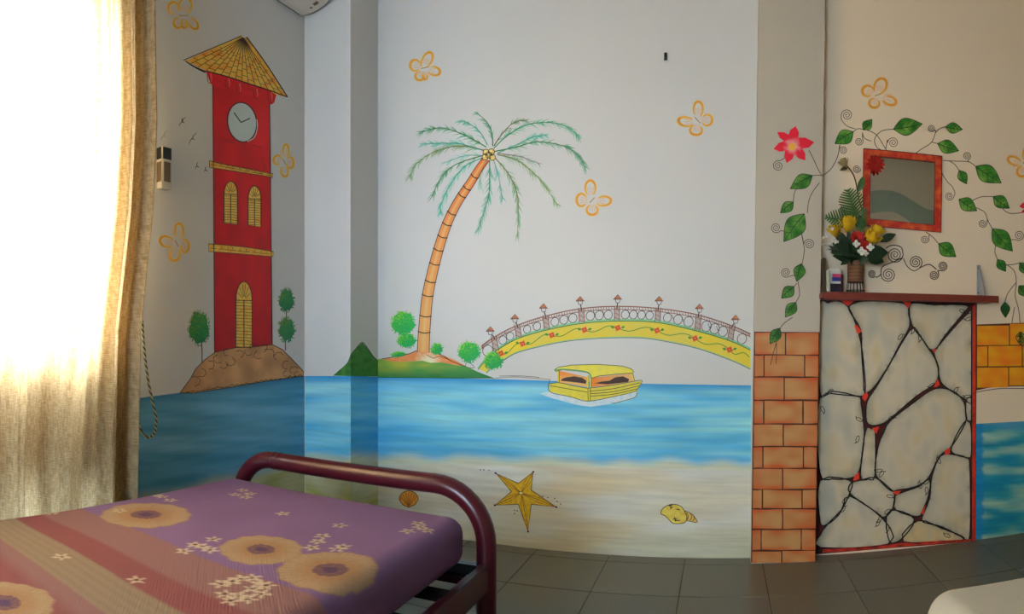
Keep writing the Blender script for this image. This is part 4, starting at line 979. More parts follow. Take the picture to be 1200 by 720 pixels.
for c, r, a0, sg, tail in (((992.5, 135), 6.8, PI, -1, [(986.5, 141), (993, 148), (1002, 151)]), ((988, 176.5), 5, PI, -1, [(984, 170)]), ((1006.6, 165.8), 5, -.5, -1, [(1010.5, 157)]), ((1046.6, 167.4), 6.4, PI, -1, [(1040, 164), (1038, 175)]), ((1004, 198), 4.8, 0, -1, None), ((1091.7, 150.3), 4.6, .4, -1, [(1096.5, 154.5)]), ((1132.8, 183), 5, 1.3, 1, [(1135, 189.7)]),
                           ((1112.5, 230), 5.2, .2, -1, [(1119, 226), (1116, 219), (1110, 213), (1104, 203), (1102.5, 197)]), ((1151.5, 262), 5, 0, -1, [(1157, 257)]), ((1194, 276), 6.2, 2.2, 1, [(1184, 281)]), ((1083.8, 280.6), 5, -.4, -1, [(1089, 275)])):
    tendril(sB, c, r, 'R', wv, a0, sg, tail=tail)
for c, r, a0, sg, tail in (((1048.8, 298.8), 9.5, 0, -1, [(1056, 290), (1046, 287.5), (1038, 291)]), ((1041, 322), 8.7, PI, 1, [(1034, 313), (1046, 307.5), (1058, 302)]), ((1073, 307.5), 8, 1.0, 1, [(1079, 313.5), (1089, 310), (1097.5, 316)]), ((1104.6, 312), 5.6, 1.6, 1, [(1099, 317)]), ((1094.6, 322.5), 5.6, -.3, -1, [(1099, 317)]), ((1022, 321), 4.7, .8, -1, [(1028, 325), (1033, 321)])):
    tendril(sB, c, r, 'R', wv, a0, sg, 1.1, 2.8, tail, (50, 30, 22))
p = Paint(sB); p.stroke([(1058.8, 303), (1063, 312), (1071, 317.5), (1079, 313.5)], 1.0, K((50, 30, 22), 'R'), 2); p.build('stem', wv)

# ---- the wave painted on the rear wall (seen in the mirror)
p = Paint(sMir)
blue = [(1002, 230), (1017.5, 225), (1035, 223), (1052.5, 226), (1070, 236), (1082.5, 244), (1096, 247.5), (1112, 249), (1112, 285), (1090, 282), (1075, 266), (1065, 259.5), (1052, 251), (1040, 248), (1017.5, 251), (1002, 256)]
p.fill(blue, lambda x, y: mul((0.36, 0.50, 0.50), 1 + .1 * nz(x, y, .1)), 0, 5, 2); p.build('painted_wave', wall_rear, 'paint', 'pale blue wave painted on the rear wall')

# ================================================================== OBJECTS
# ---- mirror
mr_ = thing('wall_mirror', 'square wall mirror in a red painted frame above the shelf', 'mirror', sB(1057, 268))
fo = [(1012, 174.2), (1104, 183), (1102.8, 272.5), (1011, 264.8)]; fi = [(1020.5, 182.5), (1096.2, 190), (1095.3, 264), (1019.8, 256.5)]
RDM, RN, RL, RP = new_mat('red_frame_paint'); RP.inputs['Roughness'].default_value = .45
tx = RN.new('ShaderNodeTexNoise'); tx.inputs['Scale'].default_value = 26; cr = RN.new('ShaderNodeValToRGB'); cr.color_ramp.elements[0].color = (.55, .022, .012, 1); cr.color_ramp.elements[1].color = (.80, .13, .03, 1); cr.color_ramp.elements[0].position = .4; cr.color_ramp.elements[1].position = .75
oc = RN.new('ShaderNodeTexCoord'); RL.new(oc.outputs['Object'], tx.inputs['Vector']); RL.new(tx.outputs['Fac'], cr.inputs[0]); RL.new(cr.outputs[0], RP.inputs['Base Color'])
for k in range(4):
    q = [fo[k], fo[(k + 1) % 4], fi[(k + 1) % 4], fi[k]]
    V, Fc = prism(q, lambda a: sB(a[0], a[1], .014), lambda a: sB(a[0], a[1], .001))
    o = mesh_obj('frame_rail', V, Fc, RDM, mr_)
p = Paint(lambda x, y, o: sB(x, y, .0145 + o))
p.outline(fo, .9, BLK, 0); p.outline(fi, .6, BRN, 0); p.build('frame_outline', mr_)
V = [sB(a, b, .007) for a, b in fi]; mesh_obj('mirror_glass', V, [[0, 1, 2, 3]], M['mirror'], mr_)

def flat_mat(name, c, rough=.6, var=.15, scale=60): return mat_plain(name, c, rough, var=var, scale=scale, spec=.25)
M['f_red'] = flat_mat('red_silk', (.42, .016, .012)); M['f_yel'] = flat_mat('yellow_silk', (.80, .50, .02), var=.2, scale=40); M['f_wht'] = flat_mat('white_silk', (.72, .70, .62))
M['f_grn'] = flat_mat('dark_leaf', (.018, .038, .016), .45, .4); M['f_fern'] = flat_mat('fern_green', (.05, .13, .035), .5, .4); M['f_stem'] = flat_mat('brown_stem', (.07, .045, .02)); M['f_bud'] = flat_mat('dry_bud', (.42, .32, .14))
M['basket'] = flat_mat('woven_basket', (.20, .085, .04), .5, .4, 120); M['basket_d'] = flat_mat('dark_cane', (.035, .018, .012))

def petal_mesh(cn, ax, r, L, cup, w, n=4, op=.75):
    """one cupped petal rooted at cn pointing along ax (unit), r outward unit"""
    side = ax.cross(r).normalized(); V = []; Fc = []
    for i in range(n + 1):
        t = i / n; ww = w * math.sin(PI * min(.98, .16 + .72 * t)) ** .8
        base = cn + ax * (L * t) + r * (cup * math.sin(PI * op * t))
        for k in (-1, -.4, .4, 1): V.append(base + side * (ww * k) - r * (abs(k) ** 2 * ww * .45))
    for i in range(n):
        for k in range(3): a = i * 4 + k; Fc.append([a, a + 1, a + 5, a + 4])
    return V, Fc
def join(parts):
    V, Fc = [], []
    for v, f in parts:
        b = len(V); V += v; Fc += [[i + b for i in q] for q in f]
    return V, Fc
def basis(ax):
    ax = ax.normalized(); u = ax.cross(Vector((0, 0, 1)));
    if u.length < .1: u = ax.cross(Vector((1, 0, 0)))
    u.normalize(); return ax, u, ax.cross(u)
def rose(name, c, ax, R, H, mat, root):
    ax, u, v = basis(ax); ps = []
    for ring, (n, rr, hh, wd) in enumerate(((3, .22, 1.0, .5), (4, .46, 1.0, .6), (5, .74, .95, .66), (5, 1.0, .84, .7))):
        for k in range(n):
            a = 2 * PI * (k + .37 * ring) / n; d = u * math.cos(a) + v * math.sin(a)
            ps.append(petal_mesh(c - ax * H * .5 + d * R * .12, (ax + d * .10 * ring).normalized(), d, H * hh, R * rr, R * wd, 5, .62 - .05 * ring + .12 * (ring == 0)))
    V, Fc = join(ps); return mesh_obj(name, V, Fc, mat, root, None, True)
def daisy(name, c, ax, R, n, mat, root, layers=1, lift=.15, cmat=None):
    ax, u, v = basis(ax); ps = []
    for l in range(layers):
        for k in range(n):
            a = 2 * PI * (k + .5 * l) / n; d = u * math.cos(a) + v * math.sin(a); dd = (d + ax * (lift + .35 * l)).normalized()
            ps.append(petal_mesh(c + ax * .001 * l, dd, (ax - dd * ax.dot(dd)).normalized(), R * (1 - .17 * l), R * .1, R * min(.45, 2.4 / n), 3))
    V, Fc = join(ps); o = mesh_obj(name, V, Fc, mat, root, None, True)
    if cmat:
        bm = bmesh.new(); bmesh.ops.create_icosphere(bm, subdivisions=1, radius=R * .16)
        for q in bm.verts: q.co += c + ax * R * .08
        bm_obj('flower_centre', bm, cmat, o, True)
    return o
def leaf3d(name, b, t, w, nrm, mat, root, fold=.25, sub=None):
    d = t - b; L = d.length; d.normalize(); s_ = d.cross(nrm).normalized(); n_ = s_.cross(d); V = []; Fc = []
    pr = [(0, .03), (.12, .45), (.3, .92), (.5, 1), (.7, .76), (.88, .36), (1, .02)]
    for a, h in pr:
        cpt = b + d * (L * a) - n_ * (L * .12 * math.sin(PI * a) * -1)
        for k in (-1, -.5, 0, .5, 1): V.append(cpt + s_ * (w * .5 * h * k) + n_ * (abs(k) * w * fold * h * .5))
    for i in range(len(pr) - 1):
        for k in range(4): a = i * 5 + k; Fc.append([a, a + 1, a + 6, a + 5])
    return mesh_obj(name, V, Fc, mat, root, None, True)
# red rosette on the mirror corner
c = sB(1026, 193, .02); o = daisy('red_rosette', c, Vector((-.1, -1, .1)), .052, 12, M['f_red'], None, 5, .10)
tag(o, 'round red fabric flower fixed on the mirror frame\'s upper left corner', 'flower')

# ---- mantel shelf
YS = 3.14; ztop = 1.399
xs0, xs1 = yplane(YS)(962.5, 345).x, yplane(YS)(1170, 345).x
M['shelf'] = mat_plain('red_brown_wood', (.20, .030, .016), .38, var=.35, scale=9)
sh = thing('mantel_shelf', 'long red brown wooden shelf board above the painted stones', 'shelf', ((xs0 + xs1) / 2, YB, ztop - .038))
box('board', (xs0, xs1, YS, YB - .001, ztop - .030, ztop), M['shelf'], sh, .002)
box('front_lip', (xs0 + .02, xs1, YS - .008, YS, ztop - .036, ztop + .003), M['shelf'], sh, .002)
bk = thing('shelf_bracket', 'grey metal angle bracket standing on the right end of the shelf', 'bracket', (1.41, YB, ztop))
bx_ = sB(1146.5, 320).x; zb1 = sB(1146, 311).z
box('wall_plate', (bx_ - .011, bx_ + .011, YB - .006, YB - .001, ztop + .003, zb1), M['steel'], bk, .001)
V, Fc = prism([(YB - .006, zb1 - .004), (YB - .006, ztop + .004), (YB - .09, ztop + .004)], lambda a: Vector((bx_ + .004, a[0], a[1])), lambda a: Vector((bx_ + .007, a[0], a[1])))
mesh_obj('web', V, Fc, M['steel'], bk)
for zz in (zb1 - .02, ztop + .03):
    bm = bmesh.new(); bmesh.ops.create_cone(bm, cap_ends=True, segments=10, radius1=.004, radius2=.003, depth=.004, matrix=Matrix.Translation((bx_ - .003, YB - .0075, zz)) @ Matrix.Rotation(PI / 2, 4, 'X')); bm_obj('screw', bm, M['dark'], bk)

# ---- things on the shelf
def on(px, Y): return yplane(Y)(px, 341).x
Yi = 3.22
z_at = lambda py, px, Y: yplane(Y)(px, py).z
x0, x1 = on(962.8, Yi), on(966.8, Yi)
o = box('dark_wood_plaque', (x0, x1, Yi - .03, Yi + .05, ztop, z_at(303, 964, Yi)), M['f_stem'], None, .003); tag(o, 'narrow dark brown upright wooden block at the shelf\'s left end', 'wood block')
x0 = on(967.5, Yi); V, Fc = prism([(x0, ztop), (x0 + .012, ztop), (x0 + .004, z_at(318, 968, Yi)), (x0 - .002, z_at(318, 968, Yi))], lambda a: Vector((a[0], Yi - .06, a[1])), lambda a: Vector((a[0], Yi + .04, a[1])))
tag(mesh_obj('white_booklet', V, Fc, M['white_sheet']), 'thin white booklet leaning on the dark wood block', 'booklet')
pk = thing('small_printed_pack', 'small white pack with pink, blue and black print beside the vase', 'box', (on(977, Yi), Yi, ztop))
x0, x1 = on(970.5, Yi), on(984.5, Yi); zt_ = z_at(316, 977, Yi)
box('carton', (x0, x1, Yi - .025, Yi + .03, ztop, zt_), M['white_sheet'], pk, .002)
hh = zt_ - ztop
for (a, b, c0, c1, m_) in ((.28, .98, .66, .80, flat_mat('print_pink', (.55, .05, .12))), (.25, .98, .50, .66, flat_mat('print_blue', (.03, .03, .22))), (.12, .98, .04, .40, flat_mat('print_dark', (.02, .01, .02)))):
    box('print_block', (x0 + (x1 - x0) * a, x0 + (x1 - x0) * b, Yi - .0262, Yi - .0252, ztop + hh * c0, ztop + hh * c1), m_, pk)
o = box('red_box', (on(985.2, Yi), on(989.8, Yi), Yi + .03, Yi + .07, ztop, z_at(321, 988, Yi)), M['shelf'], None, .002); tag(o, 'small dark red box behind the vase, right of the printed pack', 'box')

# ---- vase with artificial flowers
YV = 3.215; vx = on(1002.5, YV); pxm = 1 / F * YV / math.cos((1002 - CX) / F) / math.cos((1002 - CX) / F)
vz = lambda py: z_at(py, 1002, YV)
va = thing('flower_vase', 'woven brown basket vase of yellow roses and red flowers on the shelf', 'vase', (vx, YV, ztop))
def ring_stack(name, prof, mat, n=22, rim=None):
    V, Fc = [], []
    for r, z in prof:
        for k in range(n): a = 2 * PI * k / n; V.append(Vector((vx + r * math.cos(a), YV + r * math.sin(a), z)))
    for i in range(len(prof) - 1):
        for k in range(n): Fc.append([i * n + k, i * n + (k + 1) % n, (i + 1) * n + (k + 1) % n, (i + 1) * n + k])
    Fc.append(list(range(n))[::-1]); return mesh_obj(name, V, Fc, mat, va, None, True)
zb0, zb, ztp = ztop + .001, vz(331), vz(307)
rv = .041
prof = []
for i in range(13):
    z = zb + (ztp - zb) * i / 12
    prof += [(rv + .002 * (i % 2) - .0, z), (rv + .0025, z + (ztp - zb) / 30)]
ring_stack('basket', prof, M['basket'])
for i in range(1, 12, 1):
    z = zb + (ztp - zb) * (i + .5) / 12; q = [(vx + (rv + .002) * math.cos(a), YV + (rv + .002) * math.sin(a), z + .0012 * math.sin(11 * a + PI * i)) for a in [2 * PI * k / 44 for k in range(45)]]
    if i % 2: tube('cane_ring', q, .0013, M['basket_d'], va, 5)
for k in range(16):
    a = 2 * PI * k / 16; tube('foot_cane', [(vx + rv * math.cos(a), YV + rv * math.sin(a), zb + .004), (vx + (rv + .004) * math.cos(a), YV + (rv + .004) * math.sin(a), zb - .01), (vx + (rv + .011) * math.cos(a), YV + (rv + .011) * math.sin(a), zb0 + .001)], .0018, M['basket_d'], va, 5)
for z, r in ((zb0 + .003, rv + .011), (zb0 + .016, rv + .007), (zb, rv + .003)):
    tube('foot_ring', [(vx + r * math.cos(a), YV + r * math.sin(a), z) for a in [2 * PI * k / 36 for k in range(37)]], .0022, M['basket_d'], va, 6)
def V3(px, py, dy=0): return yplane(YV - dy)(px, py)
neck = Vector((vx, YV, ztp - .01))
fr_d = Vector((-.25, -1, .1))
# stems
def stem_to(px, py, dy, r=.0016): 
    e = V3(px, py, dy); tube('flower_stem', crom3([neck + (e - neck) * .02, neck + Vector((0, 0, .04)) + (e - neck) * .35, e], 5), r, M['f_stem'], va, 5)
for (px, py, dy, R, H, ax) in ((978.4, 271, .05, .026, .062, Vector((-.35, -.5, .9))), (993.8, 263, .04, .028, .09, Vector((-.05, -.35, 1))), (1021.5, 279, .06, .034, .078, Vector((.35, -.6, .8))), (1028, 271, .01, .028, .06, Vector((.4, -.2, 1)))):
    stem_to(px, py + 6, dy); rose('yellow_rose', V3(px, py, dy), ax, R, H, M['f_yel'], va)
for (px, py, dy, R) in ((1005.5, 280, .07, .044), (1013.5, 289, .075, .036)):
    stem_to(px, py, dy - .02); daisy('red_flower', V3(px, py, dy), Vector((-.1, -1, .35)), R, 12, M['f_red'], va, 3, .2)
for (px, py, R) in ((1003.5, 286, .021), (1009.7, 294.7, .024), (1020, 290, .021), (1014.5, 297, .017)):
    daisy('white_flower', V3(px, py, .115), Vector((random.uniform(-.2, .2), -1, .2)), R, 4, M['f_wht'], va, 1, .15, M['f_bud'])
for k in range(24):
    px, py = 977 + random.gauss(0, 6.5), 279 + random.gauss(0, 5); q = V3(px, py, random.uniform(.02, .08))
    daisy('babys_breath', q, Vector((random.uniform(-.4, .2), -1, .3)), random.uniform(.006, .010), 5, M['f_wht'], va, 1, .3)
for (px, py) in ((963.8, 287), (969.5, 293.5)):
    q = V3(px, py, .05); daisy('babys_breath', q, Vector((0, -1, .2)), .008, 6, M['f_wht'], va, 1, .3); tube('flower_stem', crom3([neck, V3(985, 293, .04), q], 4), .0008, M['f_stem'], va, 4)
# dark leaf mass
random.seed(21)
for k in range(60):
    px, py = random.uniform(974, 1026), random.uniform(277, 305)
    dy = random.uniform(-.02, .06); b = neck + Vector((random.uniform(-.02, .02), random.uniform(-.02, .02), 0)); t = V3(px, py, dy)
    t = t + Vector((0, 0, random.uniform(-.005, .02)))
    leaf3d('dark_leaf', b + (t - b) * .25, t + (t - b) * .12, .044, Vector((random.uniform(-.5, .5), -1, random.uniform(-.2, .6))), M['f_grn'], va)
for (b, t, w_, dy) in (((1010, 303), (973, 298), .02, .05), ((1000, 304), (969, 292), .018, .04), ((995, 304), (985, 311), .03, .05), ((1012, 300), (1041, 296), .085, .05), ((1015, 303), (1036, 307), .07, .055), ((1031, 284), (1050, 274.5), .045, .04), ((1010, 270), (1006, 252), .05, .0)):
    leaf3d('dark_leaf', V3(*b, dy), V3(*t, dy + .01), w_, Vector((.1, -1, .25)), M['f_grn'], va)
tube('flower_stem', crom3([neck, V3(1024, 288, .03), V3(1031, 284, .04)], 5), .0014, M['f_stem'], va, 5)
# fern leaves with leaflets
def fern(b, t, wpx, dy, bend=0):
    B_, T_ = V3(*b, dy), V3(*t, dy + .02); d = T_ - B_; N = 11; nrm = Vector((0, -1, .3)); s_ = d.normalized().cross(nrm).normalized()
    pts = [B_ + d * (i / N) + Vector((0, 0, -bend * (i / N) ** 2)) for i in range(N + 1)]
    ps = [tube_mesh(pts, .0012, 5)]
    for i in range(1, N):
        wl_ = wpx * pxm * (math.sin(PI * (i / N) ** .7) * .9 + .12) * .5
        for sg in (1, -1):
            b0 = pts[i]; e = b0 + s_ * (sg * wl_) + d.normalized() * wl_ * .55; wd = d.normalized() * (d.length / N * .42)
            ps.append(([b0 - wd * 1.15, b0 + wd * 1.15, e + wd * .5, e - wd * .6], [[0, 1, 2, 3]]))
    V, Fc = join(ps); mesh_obj('fern_leaf', V, Fc, M['f_fern'], va)
fern((1004, 256), (993, 221), 30, .01); fern((1003, 262), (966, 250), 22, .03, .02); fern((1004, 262), (984, 243), 20, .02); fern((1004, 268), (1014, 243), 14, .0); fern((1003, 266), (1000, 240), 12, .015); fern((1008, 275), (1010, 255), 13, .02)
tube('flower_stem', crom3([neck, V3(1010, 285, 0), V3(1014, 258, 0), V3(1007, 236, .01), V3(1003, 214, .01), V3(999, 203, .01), V3(993, 195, .01)], 6), .0035, M['f_stem'], va, 7)
rose('dry_bud', V3(989, 191, .01), Vector((-.5, -.2, 1)), .018, .05, M['f_bud'], va)
leaf3d('dark_leaf', V3(993.5, 197, .012), V3(984, 200, .012), .022, Vector((0, -1, .2)), M['f_stem'], va)
leaf3d('stem_leaf', V3(1006, 225, .012), V3(1012, 206, .02), .036, Vector((0, -1, .1)), M['f_fern'], va)

# ---- small wall hook
hk = thing('wall_hook', 'small dark hook fixed high on the white back wall', 'hook', sB(780, 71))
c = sB(780, 66.5)
box('hook_plate', (c.x - .008, c.x + .008, YB - .006, YB - .001, c.z - .02, c.z + .02), M['dark'], hk, .001)
tube('hook_arm', crom3([(c.x, YB - .005, c.z - .005), (c.x, YB - .03, c.z - .015), (c.x, YB - .034, c.z + .006)], 5), .0035, M['dark'], hk, 8)

# ---- switch box on the left wall
y0, y1 = 1.852, 1.915; z0, z1 = 1.885, 2.085
sw = thing('wall_switch_box', 'small ivory box with black upper panel on the wall beside the curtain', 'switch box', (XL, (y0 + y1) / 2, z0))
box('casing', (XL + .001, XL + .045, y0, y1, z0, z1), M['ivory'], sw, .004)
box('black_panel', (XL + .044, XL + .047, y0 + .006, y1 - .006, z1 - .062, z1 - .006), M['dark'], sw)
box('black_panel', (XL + .006, XL + .040, y0 - .002, y0 + .001, z1 - .062, z1 - .006), M['dark'], sw)
box('label_panel', (XL + .006, XL + .040, y0 - .002, y0 + .001, z0 + .03, z1 - .075), M['brownwood'], sw)
box('label_panel', (XL + .044, XL + .047, y0 + .012, y1 - .012, z0 + .03, z1 - .075), M['brownwood'], sw)

# ---- air conditioner on the left wall
ac = thing('air_conditioner', 'cream split air conditioner mounted high on the left wall near the corner', 'air conditioner', (XL, 2.5, 3.12))
prof = [(0, 3.125), (.05, 3.118), (.12, 3.122), (.18, 3.14), (.225, 3.175), (.245, 3.23), (.25, 3.30), (.24, 3.37), (.20, 3.405), (.0, 3.41)]
pr = crom([(a, b) for a, b in prof], 3)
V, Fc = prism(pr, lambda a: Vector((XL + .012 + a[0], 2.06, a[1])), lambda a: Vector((XL + .012 + a[0], 2.955, a[1])))
bm = bmesh.new(); vv = [bm.verts.new(v) for v in V]; [bm.faces.new([vv[i] for i in f]) for f in Fc]
bm_obj('casing', bm, M['ac'], ac)
box('back_plate', (XL + .001, XL + .012, 2.08, 2.94, 3.13, 3.39), M['dark'], ac)
V, Fc = prism([(.10, 3.113), (.17, 3.128), (.215, 3.155), (.213, 3.160), (.168, 3.133), (.10, 3.118)], lambda a: Vector((XL + .012 + a[0], 2.12, a[1])), lambda a: Vector((XL + .012 + a[0], 2.80, a[1])))
mesh_obj('louvre', V, Fc, M['ac'], ac)
for (ya, yb, xa, xb) in ((2.885, 2.91, .135, .165), (2.90, 2.915, .10, .115), (2.40, 2.46, .05, .08)):
    zz = 3.1195 if xa < .12 else 3.1245
    mesh_obj('rating_label', [Vector((XL + .012 + xa, ya, zz - .003)), Vector((XL + .012 + xb, ya, zz + (.004 if xa > .12 else -.001))), Vector((XL + .012 + xb, yb, zz + (.004 if xa > .12 else -.001))), Vector((XL + .012 + xa, yb, zz - .003))], [[0, 1, 2, 3]], M['brownwood'], ac)

# ---- curtain with rod
cu = thing('window_curtain', 'translucent tan curtain hanging over the sunlit window', 'curtain', (-2.13, 1.0, .08))
random.seed(3)
XCU = -2.17; ytop0 = 0.12
nu, nv = 260, 90; V = []; Fc = []
zt0, zb_ = 2.685, 0.10
redge = wl([(zb_, 1.555), (.55, 1.56), (1.2, 1.585), (1.7, 1.655), (2.1, 1.68), (2.72, 1.665)])
for j in range(nv + 1):
    z = zb_ + (zt0 - zb_) * j / nv; ye_ = redge(z)
    for i in range(nu + 1):
        u = i / nu; y = ytop0 + (ye_ - ytop0) * u
        amp = .017 + .026 * (1 - (z - zb_) / (zt0 - zb_)); ph = 1.6 * nz(u * 3, z * .35, 1, 4)
        sn = math.sin(2 * PI * (u * 8.5 + ph)); x = XCU + amp * (abs(sn) ** .7 * (1 if sn > 0 else -1)) + .022 * nz(u * 7, z * .5, 1, 2) + .007 * math.sin(2 * PI * (u * 27 + 2 * ph))
        if u > .975: x += (u - .975) * .9
        V.append(Vector((x, y + .01 * math.cos(2 * PI * (u * 8.5 + ph)), z)))
for j in range(nv):
    for i in range(nu): a = j * (nu + 1) + i; Fc.append([a, a + 1, a + nu + 2, a + nu + 1])
mesh_obj('cloth', V, Fc, M['curtain'], cu, None, True)
i0 = int(nu * .925); Vh = []; Fh = []; nw = nu - i0 + 1
for j in range(nv + 1):
    for i in range(i0, nu + 1): Vh.append(V[j * (nu + 1) + i] + Vector((-.006, .0015, 0)))
for j in range(nv):
    for i in range(nw - 1): a = j * nw + i; Fh.append([a, a + 1, a + nw + 1, a + nw])
mesh_obj('dimming_layer', Vh, Fh, M['curtain'], cu, None, True)  # second cloth layer added to dim the light through the curtain edge
V = []; Fc = []
for i in range(nu + 1):
    y = ytop0 + (redge(2.68) - ytop0) * i / nu; g = .006 * math.sin(2 * PI * i / nu * 60)
    for k in range(9): a = 2 * PI * k / 8; V.append(Vector((XCU + (.020 + g * .4) * math.cos(a), y, 2.685 + (.026 + g * .3) * math.sin(a))))
for i in range(nu):
    for k in range(8): a = i * 9 + k; Fc.append([a, a + 1, a + 10, a + 9])
mesh_obj('rod_pocket', V, Fc, M['curtain'], cu, None, True)
rd = cu
tube('rod', [(XCU, .02, 2.685), (XCU, 1.0, 2.685), (XCU, 1.73, 2.685)], .011, M['dark'], rd, 12)
for y in (.05, 1.70): box('rod_holder', (XL + .001, XCU + .012, y - .01, y + .01, 2.67, 2.70), M['dark'], rd)

# ---- cord loop hanging beside the curtain
RO, n, l, pb = new_mat('twisted_cord'); wv_ = n.new('ShaderNodeTexWave'); wv_.inputs['Scale'].default_value = 26; wv_.bands_direction = 'DIAGONAL'; tc = n.new('ShaderNodeTexCoord'); l.new(tc.outputs['Object'], wv_.inputs['Vector'])
rr = n.new('ShaderNodeValToRGB'); rr.color_ramp.elements[0].color = (.02, .02, .015, 1); rr.color_ramp.elements[1].color = (.55, .50, .24, 1); rr.color_ramp.elements[0].position = .35; rr.color_ramp.elements[1].position = .5; l.new(wv_.outputs['Fac'], rr.inputs[0]); l.new(rr.outputs[0], pb.inputs['Base Color'])
pth = crom3([sL(x, y, .10) for x, y in ((166.5, 376), (168.5, 405), (172.5, 440), (178, 468), (183, 492), (180.5, 508), (173.5, 513), (167, 508), (162.5, 497), (160, 475), (160, 455))], 8)
tag(tube('curtain_tie_cord', pth, .0062, RO, None, 8), 'yellow and black twisted cord loop hanging at the curtain\'s edge', 'cord')

# ---- the bed
bx0, bx1, bY = -1.985, -.805, 2.035; zr = .632; R_ = .036; rb = .20
bd = thing('metal_bed', 'maroon tubular metal bed frame with rounded foot rail', 'bed', ((bx0 + bx1) / 2, 1.05, 0))
def ubend(y, ztop_, seg=10):
    path = [Vector((bx0, y, 0)), Vector((bx0, y, (ztop_ - rb) * .5)), Vector((bx0, y, ztop_ - rb))]
    for k in range(1, seg + 1): a = PI - PI / 2 * k / seg; path.append(Vector((bx0 + rb + rb * math.cos(a), y, ztop_ - rb + rb * math.sin(a))))
    path += [Vector((bx0 + rb + (bx1 - bx0 - 2 * rb) * k / 6, y, ztop_)) for k in range(1, 6)]
    for k in range(seg + 1): a = PI / 2 - PI / 2 * k / seg; path.append(Vector((bx1 - rb + rb * math.cos(a), y, ztop_ - rb + rb * math.sin(a))))
    path += [Vector((bx1, y, (ztop_ - rb) * .5)), Vector((bx1, y, 0))]
    return path
tube('foot_rail', ubend(bY, zr), R_, M['maroon'], bd, 18)
tube('head_rail', ubend(.03, .95), R_, M['maroon'], bd, 18)
for x in (bx0 + rb + .015, bx0 + rb + .045):
    tube('rail_collar', [(x - .003, bY, zr), (x + .003, bY, zr)], R_ + .0018, M['maroon'], bd, 18)
for x in (bx0, bx1): box('side_rail', (x - .018, x + .018, .03, bY, .28, .375), M['maroon'], bd, .004)
box('foot_crossbar', (bx0, bx1, bY - .018, bY + .018,   .285, .36), M['maroon'], bd, .004)
box('head_crossbar', (bx0, bx1, .012, .048, .285, .36), M['maroon'], bd, .004)
for k in range(9): y = .18 + k * .215; box('slat', (bx0 + .01, bx1 - .01, y, y + .07, .363, .376), M['slat'], bd)

# ---- mattress with printed sheet
mz0, mz1 = .377, .55; mx0, mx1, my0, my1 = -1.975, -.852, .07, 1.985; rr_ = .062
sM = zplane(mz1)
def mp(px, py): q = sM(px, py); return (q.x, q.y)
PURP, PINK, DPINK, CREAM, PETAL = rgb(122, 94, 134), rgb(134, 98, 98), rgb(128, 74, 77), rgb(138, 120, 102), rgb(160, 134, 106)
big = [(mp(171, 603), .165), (mp(306, 643), .128), (mp(387, 667), .148), (mp(4, 707), .125)]
smallf = [mp(*q) for q in ((276, 580), (285, 575), (293, 579), (288, 583), (331, 602), (434, 590), (478, 622), (490, 613), (500, 620), (492, 617), (398, 616), (378, 628), (372, 634), (365, 641), (395, 643), (402, 640), (250, 632), (237, 640), (228, 638), (247, 644), (216, 645), (190, 582), (183, 580), (200, 586), (258, 682), (272, 679), (282, 676), (296, 675), (264, 694), (280, 696), (296, 688), (304, 682), (270, 702), (290, 700), (306, 694), (312, 684), (72, 653), (160, 678), (60, 600), (140, 598))]
extra = [((-1.2, .42), .13), ((-1.7, .25), .12)]
big += extra
def sheet_color(x, y):
    wob = .012 * nz(x * 3, y * 3, 1, 2)
    yy = y + wob + .05 * ((x + 1.4) ** 2) * .3
    def stripe(e, w_=.01): return max(0, min(1, (e) / w_ + .5))
    c = PURP
    c = mixc(mul(PURP, 1 + .08 * nz(x * 5, y * 5)), PINK, stripe(1.17 - yy)); c = mixc(c, DPINK, stripe(1.01 - yy, .02)); c = mixc(c, CREAM, stripe(.905 - yy)); c = mixc(c, mul(CREAM, .9), .5 + .5 * math.sin(yy * 210) if .77 < yy < .905 else 0)
    c = mixc(c, PINK, stripe(.765 - yy)); c = mixc(c, DPINK, stripe(.70 - yy, .05)); c = mixc(c, PURP, stripe(.52 - yy))
    for (fx, fy), r in big:
        d = math.hypot(x - fx, y - fy)
        if d > r * 1.15: continue
        a = math.atan2(y - fy, x - fx); rim = r * (.93 + .035 * abs(math.sin(2.5 * a + fx * 9)) + .022 * math.sin(13 * a + fy * 7) + .015 * nz(a * 4, fx * 9))
        if d < rim:
            t = d / rim; col = mixc(PETAL, rgb(152, 114, 78), max(0, 1 - abs(t - .42) / .35) * .8)
            col = mul(col, 1 + .05 * math.sin(41 * a) * t + .05 * nz(x * 60, y * 60) - .16 * max(0, 1 - abs(math.sin(2.5 * a + fx * 9 + .6 * t)) / .10) * t)
            if t < .34: col = mixc(rgb(98, 70, 90), rgb(124, 90, 80), .5 + .5 * math.sin(19 * a + 30 * t))
            if t < .15: col = rgb(84, 60, 92)
            col = mixc(col, rgb(144, 100, 74), max(0, (t - .93) / .07) * .6)
            c = mixc(c, col, (rim - d) / .004)
    for (fx, fy) in smallf:
        d = math.hypot(x - fx, y - fy)
        if d > .032: continue
        a = math.atan2(y - fy, x - fx); rim = .019 + .010 * math.cos(5 * a + fx * 40)
        if d < rim: c = mixc(c, rgb(186, 168, 146) if d > .0065 else rgb(90, 64, 56), (rim - d) / .003)
    return c
